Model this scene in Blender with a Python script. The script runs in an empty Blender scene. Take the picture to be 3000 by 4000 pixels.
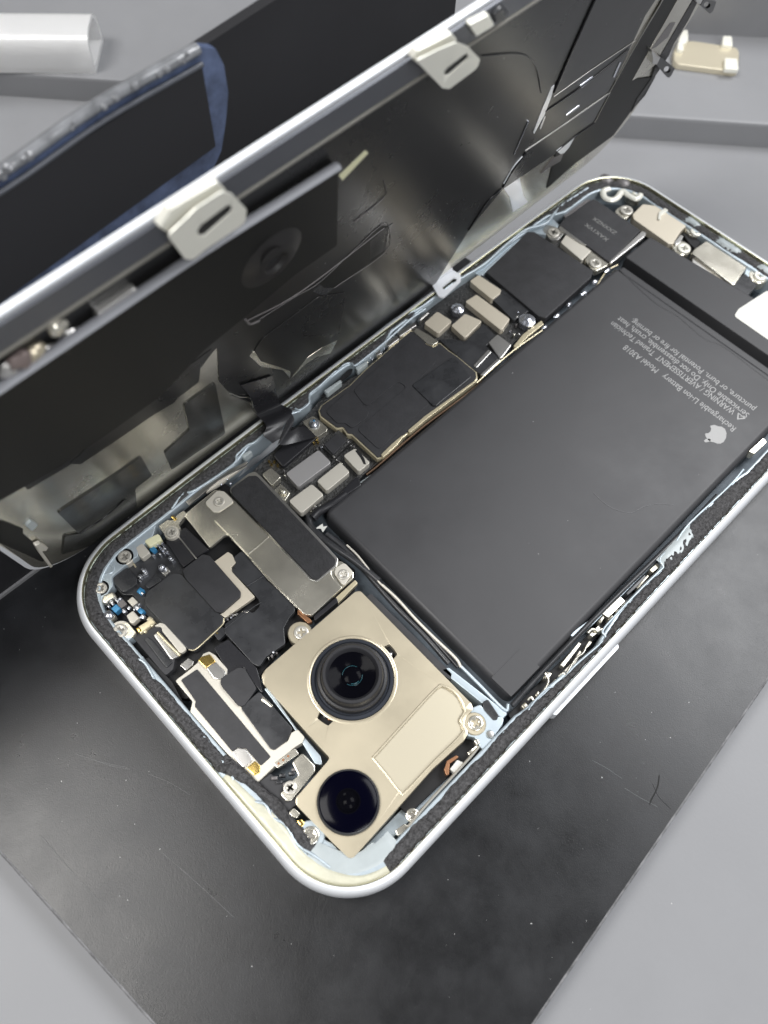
import bpy, bmesh, math, random
from mathutils import Vector, Matrix
import numpy as np
random.seed(7)
S = bpy.context.scene
COL = S.collection
MM = 0.001
ZOFF = 13.0            # mm: phone rim height above the bench top
# ------------------------------------------------------------------ camera
RC = np.array([[0.69689413, 0.71679469, 0.02332263], [0.64522583, -0.61245202, -0.45671233], [-0.31308498, 0.3333285, -0.88930867]])
CC = np.array([78.04205532, 3.64824547, 131.93315656]); FP = 3114.78
def W(p): return Vector((p[0]*MM, p[1]*MM, (p[2]+ZOFF)*MM))
cd = bpy.data.cameras.new('camera'); cam = bpy.data.objects.new('camera', cd); COL.objects.link(cam)
m = Matrix(((RC[0][0], -RC[1][0], -RC[2][0]), (RC[0][1], -RC[1][1], -RC[2][1]), (RC[0][2], -RC[1][2], -RC[2][2])))
cam.matrix_world = Matrix.Translation(W(CC)) @ m.to_4x4()
cd.sensor_fit = 'VERTICAL'; cd.sensor_height = 36; cd.lens = FP*36/4000
cd.clip_start = 0.005; cd.clip_end = 20
cd.dof.use_dof = True; cd.dof.focus_distance = 0.142; cd.dof.aperture_fstop = 20
S.camera = cam
# ------------------------------------------------------------------ world
wd = bpy.data.worlds.new('World'); S.world = wd; wd.use_nodes = True
nt = wd.node_tree; nt.nodes.clear()
bg = nt.nodes.new('ShaderNodeBackground'); ow = nt.nodes.new('ShaderNodeOutputWorld')
tc = nt.nodes.new('ShaderNodeTexCoord'); nz = nt.nodes.new('ShaderNodeTexNoise'); cr = nt.nodes.new('ShaderNodeValToRGB')
nz.inputs['Scale'].default_value = 1.7; nz.inputs['Detail'].default_value = 2
cr.color_ramp.elements[0].position = .38; cr.color_ramp.elements[0].color = (.34, .345, .36, 1)
cr.color_ramp.elements[1].position = .62; cr.color_ramp.elements[1].color = (.72, .72, .71, 1)
nt.links.new(tc.outputs['Generated'], nz.inputs['Vector']); nt.links.new(nz.outputs['Fac'], cr.inputs['Fac'])
sx_ = nt.nodes.new('ShaderNodeSeparateXYZ'); c2 = nt.nodes.new('ShaderNodeValToRGB'); mu = nt.nodes.new('ShaderNodeMixRGB'); mu.blend_type = 'MULTIPLY'; mu.inputs[0].default_value = 1
c2.color_ramp.elements[0].position = 0; c2.color_ramp.elements[0].color = (.8, .8, .8, 1); c2.color_ramp.elements[1].position = 1; c2.color_ramp.elements[1].color = (.16, .16, .17, 1)
for p_, v_ in ((.45, 1.15), (.72, 1.0), (.90, .45)):
    e_ = c2.color_ramp.elements.new(p_); e_.color = (v_, v_, v_, 1)
nt.links.new(tc.outputs['Generated'], sx_.inputs[0]); nt.links.new(sx_.outputs['Z'], c2.inputs[0])
nt.links.new(cr.outputs['Color'], mu.inputs[1]); nt.links.new(c2.outputs[0], mu.inputs[2]); nt.links.new(mu.outputs[0], bg.inputs['Color']); nt.links.new(bg.outputs[0], ow.inputs[0])
bg.inputs['Strength'].default_value = 0.40
def area(loc, aim, sx, sy, power, col=(1, 1, 1)):
    l = bpy.data.lights.new('light_panel', 'AREA'); l.shape = 'RECTANGLE'; l.size = sx; l.size_y = sy; l.energy = power; l.color = col
    o = bpy.data.objects.new('light_panel', l); COL.objects.link(o); o.location = loc
    o.rotation_euler = (Vector(aim)-Vector(loc)).to_track_quat('-Z', 'Y').to_euler(); return o
area((-.19, -.27, .75), (.03, .04, 0), .34, .34, 6.0, (1, .98, .95))
area((.16, .58, .75), (.05, .1, 0), .5, .36, 7.5, (.97, .98, 1))
area((.62, -.1, .6), (.05, .06, 0), .25, .5, 4.2, (.98, .99, 1))  # added side light without a known source, whitens the frame's right side
vs = S.view_settings; vs.view_transform = 'Standard'; vs.look = 'None'; vs.gamma = 1; vs.exposure = -0.1
try: vs.use_curve_mapping = False
except Exception: pass
# ------------------------------------------------------------------ tracing windows: origin and scale of each close look at the photo
ZW = {'Z1': (0, 0, .9042), 'Z2': (1500, 0, .9042), 'Z3': (0, 1000, .9042), 'Z4': (700, 1200, .7233), 'Z5': (1500, 700, .9042), 'Z6': (300, 1800, .6631), 'Z7': (900, 2100, .7233), 'Z8': (250, 2500, .7535), 'Z9': (1500, 1600, .9042), 'Z10': (0, 2100, .9042), 'Z11': (1500, 2500, .9042), 'Z12': (2100, 1000, .5425), 'Z13': (0, 1900, .3617), 'Z14': (0, 0, .6028), 'Z15': (1500, 0, .6631), 'Z16': (2400, 0, .3617), 'Z17': (2300, 600, .4219), 'Z18': (2100, 700, .3014), 'Z19': (2000, 1900, .6028), 'ZA': (250, 2100, .3617), 'ZB': (0, 500, .9042), 'D': (0, 0, 1.8083), 'S': (0, 0, 1)}
class Fr:                                   # a flat frame: origin, two axes, normal (mm)
    def __init__(s, o, u, v, n): s.o, s.u, s.v, s.n = [np.array(k, float) for k in (o, u, v, n)]
    def p(s, a, b, h=0): return s.o+s.u*a+s.v*b+s.n*h
    def at(s, z, x, y, h=0):
        a = ZW[z]; d = RC.T@np.array([(a[0]+x*a[2]-1500)/FP, (a[1]+y*a[2]-2000)/FP, 1])
        o = s.o+s.n*h; k = ((o-CC)@s.n)/(d@s.n); X = CC+k*d-s.o
        return (float(X@s.u), float(X@s.v))
PH = Fr((0, 0, 0), (1, 0, 0), (0, 1, 0), (0, 0, 1))
_B0 = np.array([-2, 0, -4.]); _u = np.array([.01248343, .99867452, .04993373]); _w = np.array([.2415996, -.0514705, .96901002]); _n = np.cross(_w, _u)
if _n[0] < 0: _n = -_n
CV = Fr(_B0, _u, _w, _n)
BX = Fr((-7.4, 0, -8), (0, 1, 0), (0, 0, 1), (1, 0, 0))
def tr(z, pts, h=0, fr=PH): return [fr.at(z, x, y, h) for x, y in pts]
# ------------------------------------------------------------------ materials
MT = {}
def mat(name, col, rough=.5, metal=0., bump=0., bscale=900., var=0., vscale=200., spec=.5, coat=0., rvar=0., trans=0., ior=1.45, aniso=None, alpha=1., detail=6):
    if name in MT: return MT[name]
    m = bpy.data.materials.new(name); m.use_nodes = True; t = m.node_tree; b = t.nodes['Principled BSDF']
    b.inputs['Base Color'].default_value = (*col, 1); b.inputs['Roughness'].default_value = rough; b.inputs['Metallic'].default_value = metal
    b.inputs['Specular IOR Level'].default_value = spec; b.inputs['Coat Weight'].default_value = coat; b.inputs['Coat Roughness'].default_value = .15
    b.inputs['Transmission Weight'].default_value = trans; b.inputs['IOR'].default_value = ior; b.inputs['Alpha'].default_value = alpha
    tc = t.nodes.new('ShaderNodeTexCoord')
    vec = tc.outputs['Object']
    if aniso:
        mp = t.nodes.new('ShaderNodeMapping'); mp.inputs['Scale'].default_value = aniso[:3]
        if len(aniso) > 3: mp.inputs['Rotation'].default_value = (0, 0, aniso[3])
        t.links.new(vec, mp.inputs[0]); vec = mp.outputs[0]
    if var or rvar:
        n = t.nodes.new('ShaderNodeTexNoise'); n.inputs['Scale'].default_value = vscale; n.inputs['Detail'].default_value = detail; n.inputs['Roughness'].default_value = .65
        t.links.new(vec, n.inputs['Vector'])
        if var:
            mx = t.nodes.new('ShaderNodeMixRGB'); r = t.nodes.new('ShaderNodeValToRGB'); r.color_ramp.elements[0].position = .3; r.color_ramp.elements[1].position = .7
            t.links.new(n.outputs['Fac'], r.inputs[0]); t.links.new(r.outputs[0], mx.inputs[0])
            mx.inputs[1].default_value = (*[c*(1-var) for c in col], 1); mx.inputs[2].default_value = (*[min(1, c*(1+var)) for c in col], 1)
            t.links.new(mx.outputs[0], b.inputs['Base Color'])
        if rvar:
            mr = t.nodes.new('ShaderNodeMapRange'); mr.inputs['From Min'].default_value = .3; mr.inputs['From Max'].default_value = .7
            mr.inputs['To Min'].default_value = max(.02, rough-rvar); mr.inputs['To Max'].default_value = min(1, rough+rvar)
            t.links.new(n.outputs['Fac'], mr.inputs[0]); t.links.new(mr.outputs[0], b.inputs['Roughness'])
    if bump:
        n2 = t.nodes.new('ShaderNodeTexNoise'); n2.inputs['Scale'].default_value = bscale; n2.inputs['Detail'].default_value = 5
        bp = t.nodes.new('ShaderNodeBump'); bp.inputs['Strength'].default_value = 1; bp.inputs['Distance'].default_value = bump*MM
        t.links.new(vec, n2.inputs['Vector']); t.links.new(n2.outputs['Fac'], bp.inputs['Height']); t.links.new(bp.outputs[0], b.inputs['Normal'])
    MT[name] = m; return m
bench = mat('bench_grey', (.215, .218, .228), .5, bump=.015, bscale=1500, var=.06, vscale=25, rvar=.08)
padm = mat('pad_black', (.010, .0105, .012), .31, bump=.022, bscale=5500, var=.35, vscale=130, rvar=.04, spec=.5)
boxm = mat('box_black', (.010, .010, .012), .62, bump=.02, bscale=700, var=.2, vscale=50)
frame_out = mat('aluminium_outer', (.78, .80, .83), .36, .35, bump=.003, bscale=5000)
frame_in = mat('aluminium_blue', (.46, .53, .58), .36, .45, bump=.006, bscale=900, var=.08, vscale=300)
frame_dk = mat('cavity_grey', (.10, .12, .14), .5, .3, var=.3, vscale=150)
champ = mat('yellow_chamfer', (.62, .60, .42), .25, .9)
foam = mat('foam_black', (.048, .047, .049), .5, bump=.45, bscale=2600, var=.85, vscale=1800, detail=8)
glue = mat('cream_glue', (.55, .54, .43), .32, bump=.18, bscale=500, var=.12, vscale=260, coat=.4)
gluew = mat('white_blue_glue', (.38, .42, .43), .35, bump=.08, bscale=500, var=.06, vscale=260)
batm = mat('battery_black', (.043, .043, .046), .46, bump=.05, bscale=70, var=.12, vscale=60, rvar=.07)
campc = mat('nickel_cap', (.66, .60, .49), .4, .35)
steelc = mat('steel_cap', (.42, .41, .41), .36, .4)
campl = mat('nickel_inset', (.58, .53, .41), .36, .55)
camp = mat('nickel_cream', (.56, .50, .375), .33, .62, bump=.0015, bscale=5000, var=.04, vscale=60, rvar=.04)
cream = mat('nickel_pale', (.72, .69, .60), .24, .85, bump=.003, bscale=5000, var=.05, vscale=120, rvar=.05)
creamm = mat('matte_pale_steel', (.62, .59, .52), .42, .35, bump=.003, bscale=5000)
steel = mat('steel', (.60, .59, .57), .28, .95, bump=.002, bscale=5000)
gold = mat('gold_edge', (.74, .66, .46), .28, .55)
goldb = mat('gold_bright', (.95, .68, .22), .2, 1.)
copper = mat('copper', (.34, .17, .09), .35, .6)
blk = mat('matte_black', (.030, .030, .033), .55, bump=.03, bscale=1500, var=.2, vscale=300)
blkr = mat('felt_black', (.022, .022, .024), .75, bump=.1, bscale=2500, var=.3, vscale=900)
blks = mat('satin_black', (.034, .035, .038), .30, bump=.008, bscale=600, var=.3, vscale=160, rvar=.12)
flexm = mat('flex_black', (.022, .022, .025), .28, bump=.003, bscale=200, rvar=.06, vscale=90)
blkg = mat('gloss_black', (.010, .010, .012), .1)
deep = mat('deep_black', (.006, .006, .007), .6)
pcb = mat('board_black', (.030, .030, .030), .35, bump=.3, bscale=2600, var=.8, vscale=2200)
lensr = mat('lens_ring', (.045, .05, .062), .22, .3)
lensw = mat('lens_wall', (.022, .022, .025), .36)
glassb = mat('lens_glass', (.0025, .0025, .004), .12, spec=.03)
glassn = mat('lens_glass_blue', (.0012, .0012, .005), .14, spec=.08)
smdb = mat('smd_blue', (.05, .22, .42), .2, .3)
smds = mat('smd_silver', (.60, .62, .68), .22, .9, bump=.01, bscale=3000)
smdg = mat('smd_grey', (.16, .15, .15), .4, .3)
yellow = mat('yellow_foam', (.72, .71, .48), .5, bump=.03)
film = mat('cover_film', (.010, .010, .0102), .28, bump=.02, bscale=60, var=.1, vscale=30, rvar=.03, aniso=(1, 1, 1), spec=.42)
filmb = mat('cover_film_matte', (.010, .010, .0095), .5, spec=.3)
stick = mat('cover_sticker', (.024, .024, .022), .22, bump=.006, bscale=700, rvar=.06, vscale=300)
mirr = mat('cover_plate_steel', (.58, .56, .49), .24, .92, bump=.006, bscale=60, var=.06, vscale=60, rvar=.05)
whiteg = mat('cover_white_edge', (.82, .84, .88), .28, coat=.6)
rimg = mat('cover_rim_grey', (.10, .105, .12), .35, .3)
litedgem = mat('lit_edge', (.24, .245, .265), .5, .1)
tabm = mat('tab_cream', (.82, .81, .73), .3, .2)
plm = mat('plate_gold', (.66, .60, .46), .32, .5)
tabb = mat('tab_black', (.012, .012, .013), .3, .4)
screeng = mat('screen_glass_rim', (.06, .08, .14), .2, bump=.03, bscale=350, var=.5, vscale=240)
screenb = mat('screen_panel', (.010, .010, .012), .3)
screene = mat('screen_clear_edge', (.16, .165, .175), .1, coat=1., bump=.4, bscale=250, var=.4, vscale=300)
tubem = mat('milky_plastic', (.90, .90, .90), .28, bump=.02, bscale=200, coat=.4, trans=.5)
whitep = mat('white_label', (.64, .64, .60), .5, bump=.01, bscale=900)
textm = mat('grey_print', (.34, .34, .34), .6)
dustm = mat('dust', (.55, .55, .55), .8)
scrm = mat('screw_steel', (.52, .50, .45), .34, .5)
recm = mat('screw_recess', (.22, .21, .19), .5, .3)
# ------------------------------------------------------------------ helpers
def tagp(o, label=None, cat=None, group=None, kind=None):
    if label: o['label'] = label
    if cat: o['category'] = cat
    if group: o['group'] = group
    if kind: o['kind'] = kind
    return o
def thing(name, label, cat, loc, group=None):
    o = bpy.data.objects.new(name, None); COL.objects.link(o); o.location = W(loc); o.empty_display_size = .005
    o['_b'] = 0; del o['_b']
    return tagp(o, label, cat, group)
def base_of(par):
    v = Vector((0, 0, 0))
    while par is not None: v = v+par.location; par = par.parent
    return v
def link(bm, name, m, par=None, smooth=35, label=None):
    b = base_of(par)
    c = Vector((0, 0, 0))
    if bm.verts:
        for v in bm.verts: c += v.co
        c /= len(bm.verts)
    for v in bm.verts: v.co -= c
    me = bpy.data.meshes.new(name)
    bmesh.ops.recalc_face_normals(bm, faces=bm.faces[:])
    bm.to_mesh(me); bm.free()
    me.materials.append(m)
    if smooth:
        me.polygons.foreach_set('use_smooth', [True]*len(me.polygons)); me.set_sharp_from_angle(angle=math.radians(smooth))
    o = bpy.data.objects.new(name, me); COL.objects.link(o); o.location = c-b
    if smooth:
        w = o.modifiers.new('wn', 'WEIGHTED_NORMAL'); w.keep_sharp = True; w.weight = 100
    if par is not None: o.parent = par
    if label: o['label'] = label
    return o
def fillet(pts, r, seg=4):
    n = len(pts); out = []
    a = sum(pts[i][0]*pts[(i+1) % n][1]-pts[(i+1) % n][0]*pts[i][1] for i in range(n))
    for i in range(n):
        p0 = np.array(pts[i-1]); p = np.array(pts[i]); p1 = np.array(pts[(i+1) % n])
        d0 = p0-p; d1 = p1-p; l0 = np.linalg.norm(d0); l1 = np.linalg.norm(d1)
        if l0 < 1e-6 or l1 < 1e-6: continue
        d0 = d0/l0; d1 = d1/l1; ang = math.acos(max(-1, min(1, float(d0@d1))))
        if ang > 2.9 or ang < .08 or r <= 0: out.append(tuple(p)); continue
        t = min(r/math.tan(ang/2), l0*.45, l1*.45)
        q0 = p+d0*t; q1 = p+d1*t
        for k in range(seg+1):
            s = k/seg; out.append(tuple((1-s)**2*q0+2*s*(1-s)*p+s*s*q1))
    return out
def slab_bm(bm, fr, pts, h1, h0, r=.3, bev=.12, holes=(), hr=None, seg=4):
    tmp = bmesh.new(); edges = []; rims = []
    for k, lp in enumerate([pts]+list(holes)):
        f = fillet(lp, (r if k == 0 else (hr if hr is not None else r)), seg)
        vs_ = [tmp.verts.new(W(fr.p(a, b, h1))) for a, b in f]
        es = [tmp.edges.new((vs_[i], vs_[(i+1) % len(vs_)])) for i in range(len(vs_))]
        edges += es
    if holes: bmesh.ops.triangle_fill(tmp, use_beauty=True, use_dissolve=False, edges=edges)
    else: tmp.faces.new(vs_)
    faces = tmp.faces[:]
    ex = bmesh.ops.extrude_face_region(tmp, geom=faces)
    nv = [g for g in ex['geom'] if isinstance(g, bmesh.types.BMVert)]
    dv = W(fr.p(0, 0, h0))-W(fr.p(0, 0, h1))
    # the extruded copy becomes the bottom
    bmesh.ops.translate(tmp, verts=nv, vec=dv)
    if bev > 0:
        tmp.normal_update()
        nn = Vector(fr.n)
        be = []
        for e in tmp.edges:
            if len(e.link_faces) == 2:
                hs = [((v.co-W(fr.o))/MM).dot(nn) for v in e.verts]
                if all(abs(h-h1) < .02 for h in hs):
                    ups = [abs(f.normal.dot(nn)) > .7 for f in e.link_faces]
                    if ups.count(True) == 1: be.append(e)
        if be: bmesh.ops.bevel(tmp, geom=be, offset=bev*MM, segments=2, profile=.5, affect='EDGES', clamp_overlap=True)
    me = bpy.data.meshes.new('t'); tmp.to_mesh(me); tmp.free(); bm.from_mesh(me); bpy.data.meshes.remove(me)
def slab(name, m, par, pts, h1, h0, r=.3, bev=.12, holes=(), hr=None, fr=PH, label=None, smooth=35, seg=4):
    bm = bmesh.new(); slab_bm(bm, fr, pts, h1, h0, r, bev, holes, hr, seg); return link(bm, name, m, par, smooth, label)
def zs(name, m, par, z, pts, h1, h0=None, **k):
    fr = k.get('fr', PH)
    if 'holes' in k: k['holes'] = [tr(z, h, h1, fr) for h in k['holes']]
    return slab(name, m, par, tr(z, pts, h1, fr), h1, h1-1.0 if h0 is None else h0, **k)
def lathe(name, m, par, c, prof, seg=48, fr=PH, label=None, sx=1.0):
    bm = bmesh.new(); rings = []
    for r, h in prof:
        if r < 1e-4: rings.append([bm.verts.new(W(fr.p(c[0], c[1], h)))])
        else: rings.append([bm.verts.new(W(fr.p(c[0]+r*math.cos(2*math.pi*i/seg)*sx, c[1]+r*math.sin(2*math.pi*i/seg), h))) for i in range(seg)])
    for a, b in zip(rings, rings[1:]):
        for i in range(seg):
            j = (i+1) % seg
            if len(a) == 1 and len(b) == 1: continue
            if len(a) == 1: bm.faces.new((a[0], b[i], b[j]))
            elif len(b) == 1: bm.faces.new((a[i], b[0], a[j]))
            else: bm.faces.new((a[i], b[i], b[j], a[j]))
    return link(bm, name, m, par, 40, label)
def tube(name, m, par, pts3, r, seg=8, label=None, flat=1.0):
    """pts3 in mm (phone axes); smooth tube with a Catmull-Rom path"""
    P = [np.array(p, dtype=float) for p in pts3]; Q = [2*P[0]-P[1]]+P+[2*P[-1]-P[-2]]; path = []
    for i in range(1, len(Q)-2):
        for k in range(6):
            t = k/6; a, b, c, d = Q[i-1:i+3]
            path.append(.5*((2*b)+(-a+c)*t+(2*a-5*b+4*c-d)*t*t+(-a+3*b-3*c+d)*t**3))
    path.append(P[-1]); bm = bmesh.new(); rings = []
    for i, p in enumerate(path):
        d = (path[min(i+1, len(path)-1)]-path[max(i-1, 0)]).astype(float); d = d/ (np.linalg.norm(d)+1e-9)
        up = np.array([0, 0, 1.]) if abs(d[2]) < .95 else np.array([1., 0, 0]); s = np.cross(d, up); s = s/np.linalg.norm(s); u2 = np.cross(s, d)
        rings.append([bm.verts.new(W(p+s*r*math.cos(2*math.pi*k/seg)+u2*r*flat*math.sin(2*math.pi*k/seg))) for k in range(seg)])
    for a, b in zip(rings, rings[1:]):
        for k in range(seg): bm.faces.new((a[k], a[(k+1) % seg], b[(k+1) % seg], b[k]))
    bm.faces.new(rings[0]); bm.faces.new(rings[-1])
    return link(bm, name, m, par, 60, label)
def ztube(name, m, par, z, pts, h, r, fr=PH, **k): return tube(name, m, par, [fr.p(*fr.at(z, x, y, h), h) for x, y in pts], r, **k)
def screw(z, x, y, h, rpx, par, m=None, ang=.4, sub=False, fr=PH, name='screw'):
    m = m or scrm
    c = fr.at(z, x, y, h)
    # correct for distance
    P = fr.p(*c, h); dep = float((RC@(P-CC))[2]); r = rpx*ZW[z][2]*dep/FP
    bm = bmesh.new(); cr = []; L = r*.52; w_ = r*.13
    for k in range(4):
        a = ang+k*math.pi/2; ca, sa = math.cos(a), math.sin(a)
        for px, py in ((w_, w_), (L, w_), (L, -w_)) if False else ((L, -w_), (L, w_), (w_, w_)):
            cr.append((c[0]+px*ca-py*sa, c[1]+px*sa+py*ca))
    circ = [(c[0]+r*math.cos(2*math.pi*i/28), c[1]+r*math.sin(2*math.pi*i/28)) for i in range(28)]
    slab_bm(bm, fr, circ, h, h-.5, r=0, bev=.16*min(1, r), holes=[cr], hr=0)
    o = link(bm, name, m, par, 30)
    lathe_c = [(0, h-.32), (r*.6, h-.32)]
    bm = bmesh.new(); vs_ = [bm.verts.new(W(fr.p(a, b, h-.3))) for a, b in [(c[0]+r*.6*math.cos(2*math.pi*i/12), c[1]+r*.6*math.sin(2*math.pi*i/12)) for i in range(12)]]
    bm.faces.new(vs_)
    link(bm, 'recess', recm, o if (par is None or par.parent is None) else par)
    return o
def blob(name, m, par, c3, rx, ry, rz, rough=.12, seed=0):
    bm = bmesh.new(); bmesh.ops.create_icosphere(bm, subdivisions=2, radius=1); rnd = random.Random(seed)
    for v in bm.verts:
        k = 1+rnd.uniform(-rough, rough); v.co = Vector((v.co.x*rx*k*MM, v.co.y*ry*k*MM, v.co.z*rz*k*MM))+W(c3)
    return link(bm, name, m, par, 50)
def box_bm(bm, c, sx, sy, h1, h0, ang=0, bev=.06):
    ca, sa = math.cos(ang), math.sin(ang)
    pts = [(c[0]+a*sx/2*ca-b*sy/2*sa, c[1]+a*sx/2*sa+b*sy/2*ca) for a, b in ((-1, -1), (1, -1), (1, 1), (-1, 1))]
    slab_bm(bm, PH, pts, h1, h0, r=min(sx, sy)*.15, bev=bev, seg=2)
def text_mesh(name, s, m, par, org, dx, dy, size, h, fr=PH, squeeze=1.0, label=None):
    cu = bpy.data.curves.new('txt', 'FONT'); cu.body = s; cu.size = 1; cu.resolution_u = 3
    to = bpy.data.objects.new('txt', cu); COL.objects.link(to); bpy.context.view_layer.update()
    me = bpy.data.meshes.new_from_object(to.evaluated_get(bpy.context.evaluated_depsgraph_get())); bpy.data.objects.remove(to)
    wd_ = max(v.co.x for v in me.vertices)
    bm = bmesh.new(); bm.from_mesh(me); bpy.data.meshes.remove(me)
    kx = squeeze/wd_ if squeeze != 1.0 else size
    for v in bm.verts:
        a = org[0]+dx[0]*v.co.x*kx+dy[0]*v.co.y*size; b = org[1]+dx[1]*v.co.x*kx+dy[1]*v.co.y*size
        v.co = W(fr.p(a, b, h))
    return link(bm, name, m, par, 0, label)
# ================================================================== SETTING
def bigbox(bm, x0, x1, y0, y1, z0, z1, ang=0, org=(0, 0), bev=1.0):
    ca, sa = math.cos(ang), math.sin(ang)
    pts = [(org[0]+a*ca-b*sa, org[1]+a*sa+b*ca) for a, b in ((x0, y0), (x1, y0), (x1, y1), (x0, y1))]
    slab_bm(bm, PH, pts, z1, z0, r=0, bev=bev)
bm = bmesh.new(); bigbox(bm, -1500, 1500, -1500, 1500, -18, -13, bev=0); tagp(link(bm, 'bench_top', bench, None, 0), kind='structure')
# raised tray shelf running across the picture, its dark face towards the camera
la = PH.at('S', 490, 315, -6); lb = PH.at('S', 2477, 450, -6); lang = math.atan2(lb[1]-la[1], lb[0]-la[0])
SH = -6.0
bm = bmesh.new(); bigbox(bm, -900, 900, 0, 700, -13.0, SH, lang, la, 1.2)
tagp(link(bm, 'tray_shelf', bench, None, 30), kind='structure')
lc = PH.at('S', 2800, 52, 0)
bm = bmesh.new(); bigbox(bm, -12, 900, 0, 500, SH, 12, lang+.02, lc, 1.2)
tagp(link(bm, 'tray_back_ledge', bench, None, 30), kind='structure')
# black pad
pc = [PH.at('S', 0, 3340, -8), PH.at('S', 590, 4000, -8), PH.at('S', 2092, 4000, -8), PH.at('S', 3000, 2663, -8)]
def lint(a, b, c, d):
    x1, y1, x2, y2, x3, y3, x4, y4 = *a, *b, *c, *d; D = (x1-x2)*(y3-y4)-(y1-y2)*(x3-x4)
    return (((x1*y2-y1*x2)*(x3-x4)-(x1-x2)*(x3*y4-y3*x4))/D, ((x1*y2-y1*x2)*(y3-y4)-(y1-y2)*(x3*y4-y3*x4))/D)
k0 = lint(pc[0], pc[1], pc[2], pc[3]); ub = np.array(pc[0])-np.array(pc[1]); ub /= np.linalg.norm(ub); ur = np.array(pc[3])-np.array(pc[2]); ur /= np.linalg.norm(ur)
k0 = np.array(k0); padpts = [tuple(k0), tuple(k0+ur*152), tuple(k0+ur*152+ub*122), tuple(k0+ub*150)]
slabp = slab('desk_pad', padm, None, padpts, -8, -13, r=1.2, bev=.5)
tagp(slabp, 'scuffed black leather-like pad lying flat under the opened phone', 'pad')
edgem = mat('worn_glint_rim', (.13, .13, .135), .55, bump=.06, bscale=1500, var=.6, vscale=400)  # pad edge wear, with the bevel's glint put into the paler colour
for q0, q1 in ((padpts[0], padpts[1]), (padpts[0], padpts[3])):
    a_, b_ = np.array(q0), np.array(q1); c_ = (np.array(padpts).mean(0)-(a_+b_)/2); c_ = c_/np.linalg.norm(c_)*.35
    tube('pale_edge', edgem, slabp, [(*(a_+c_+(b_-a_)*t_), -8.22) for t_ in np.linspace(.006, .994, 30)], .3, 6, flat=.8)
scr = mat('scratch_grey', (.10, .10, .105), .5)
for k, (z_, x0_, y0_, x1_, y1_, b_) in enumerate((('Z10', 405, 960, 560, 1000, 6), ('Z10', 640, 1020, 820, 1110, -8), ('Z10', 180, 1290, 420, 1560, 5), ('Z10', 700, 1360, 1010, 1640, -5), ('Z8', 60, 590, 330, 660, 8), ('Z11', 1040, 640, 1180, 720, 3), ('Z11', 900, 520, 1030, 600, -4))):
    ztube('pad_scratch', scr, slabp, z_, [(x0_, y0_), ((x0_+x1_)/2, (y0_+y1_)/2+b_), (x1_, y1_)], -7.985, .03, flat=.35)
crk = mat('crack_black', (.006, .006, .006), .7)
ztube('pad_crack', crk, slabp, 'Z11', [(1190, 585), (1180, 640), (1155, 690), (1148, 710)], -7.985, .12, flat=.3)
ztube('pad_crack', crk, slabp, 'Z11', [(1160, 620), (1190, 680), (1240, 730)], -7.985, .06, flat=.3)
# upright black box behind
bx = thing('upright_panel', 'upright thin black panel standing on the pad behind the lifted cover', 'panel', (-30, 20, -8))
slab('panel_board', boxm, bx, [(-92, .3), (105.5, .3), (105.5, 80.9), (-92, 63.9)], 0, -1.6, r=.5, bev=.12, fr=BX)
slab('foot_edge', mat('pale_edge', (.16, .16, .165), .5, bump=.05, bscale=2500), bx, [(-60, .05), (20, .05), (20, .9), (-60, .9)], .5, .02, r=.1, bev=.2, fr=BX)  # pale grey strip along the panel's foot
slab('back_stand', boxm, bx, [(-7.4-2.2, 20), (-7.4-2.2, 60), (-7.4-30, 60), (-7.4-30, 20)], -7.4, -7.95, r=.5, bev=.1)
# spare glass screen leaning on the box
sp = thing('glass_screen', 'loose black glass screen with a smeared blue rim, against the upright panel', 'screen', (-6, 0, 40))
o_in = tr('Z14', [(1310, 415), (1400, 950), (450, 1640), (-900, 2620), (-900, 1780), (0, 1240)], 1.6, BX)
o_out = tr('Z14', [(1300, 300), (1400, 310), (1455, 420), (1485, 600), (1470, 780), (1440, 980), (1380, 1110), (900, 1450), (500, 1720), (-900, 2760), (-900, 1640), (0, 1110)], 1.2, BX)
slab('glass_rim', screeng, sp, o_out, 1.2, .15, r=1.2, bev=.25, fr=BX)
slab('display_panel', screenb, sp, o_in, 1.6, 1.2, r=.3, bev=.1, fr=BX)
ztop = tr('Z14', [(1290, 330), (640, 700), (0, 1140), (-900, 1680)], 1.3, BX)
tube('clear_edge', screene, sp, [BX.p(a, b+.2, 1.0) for a, b in ztop], .9, flat=.8)
tube('bezel_line', rimg, sp, [BX.p(a, b-1.6, 1.5) for a, b in ztop], .35)
bm = bmesh.new()
for k in range(26):
    t = random.random(); i = min(2, int(t*3)); f_ = t*3-i; a = ztop[i][0]*(1-f_)+ztop[i+1][0]*f_; b = ztop[i][1]*(1-f_)+ztop[i+1][1]*f_
    mtx = Matrix.Translation(W(BX.p(a, b+random.uniform(.1, 1), 1.9))); bmesh.ops.create_icosphere(bm, subdivisions=1, radius=random.uniform(.2, .6)*MM, matrix=mtx)
link(bm, 'glue_beads', screene, sp)
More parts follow.
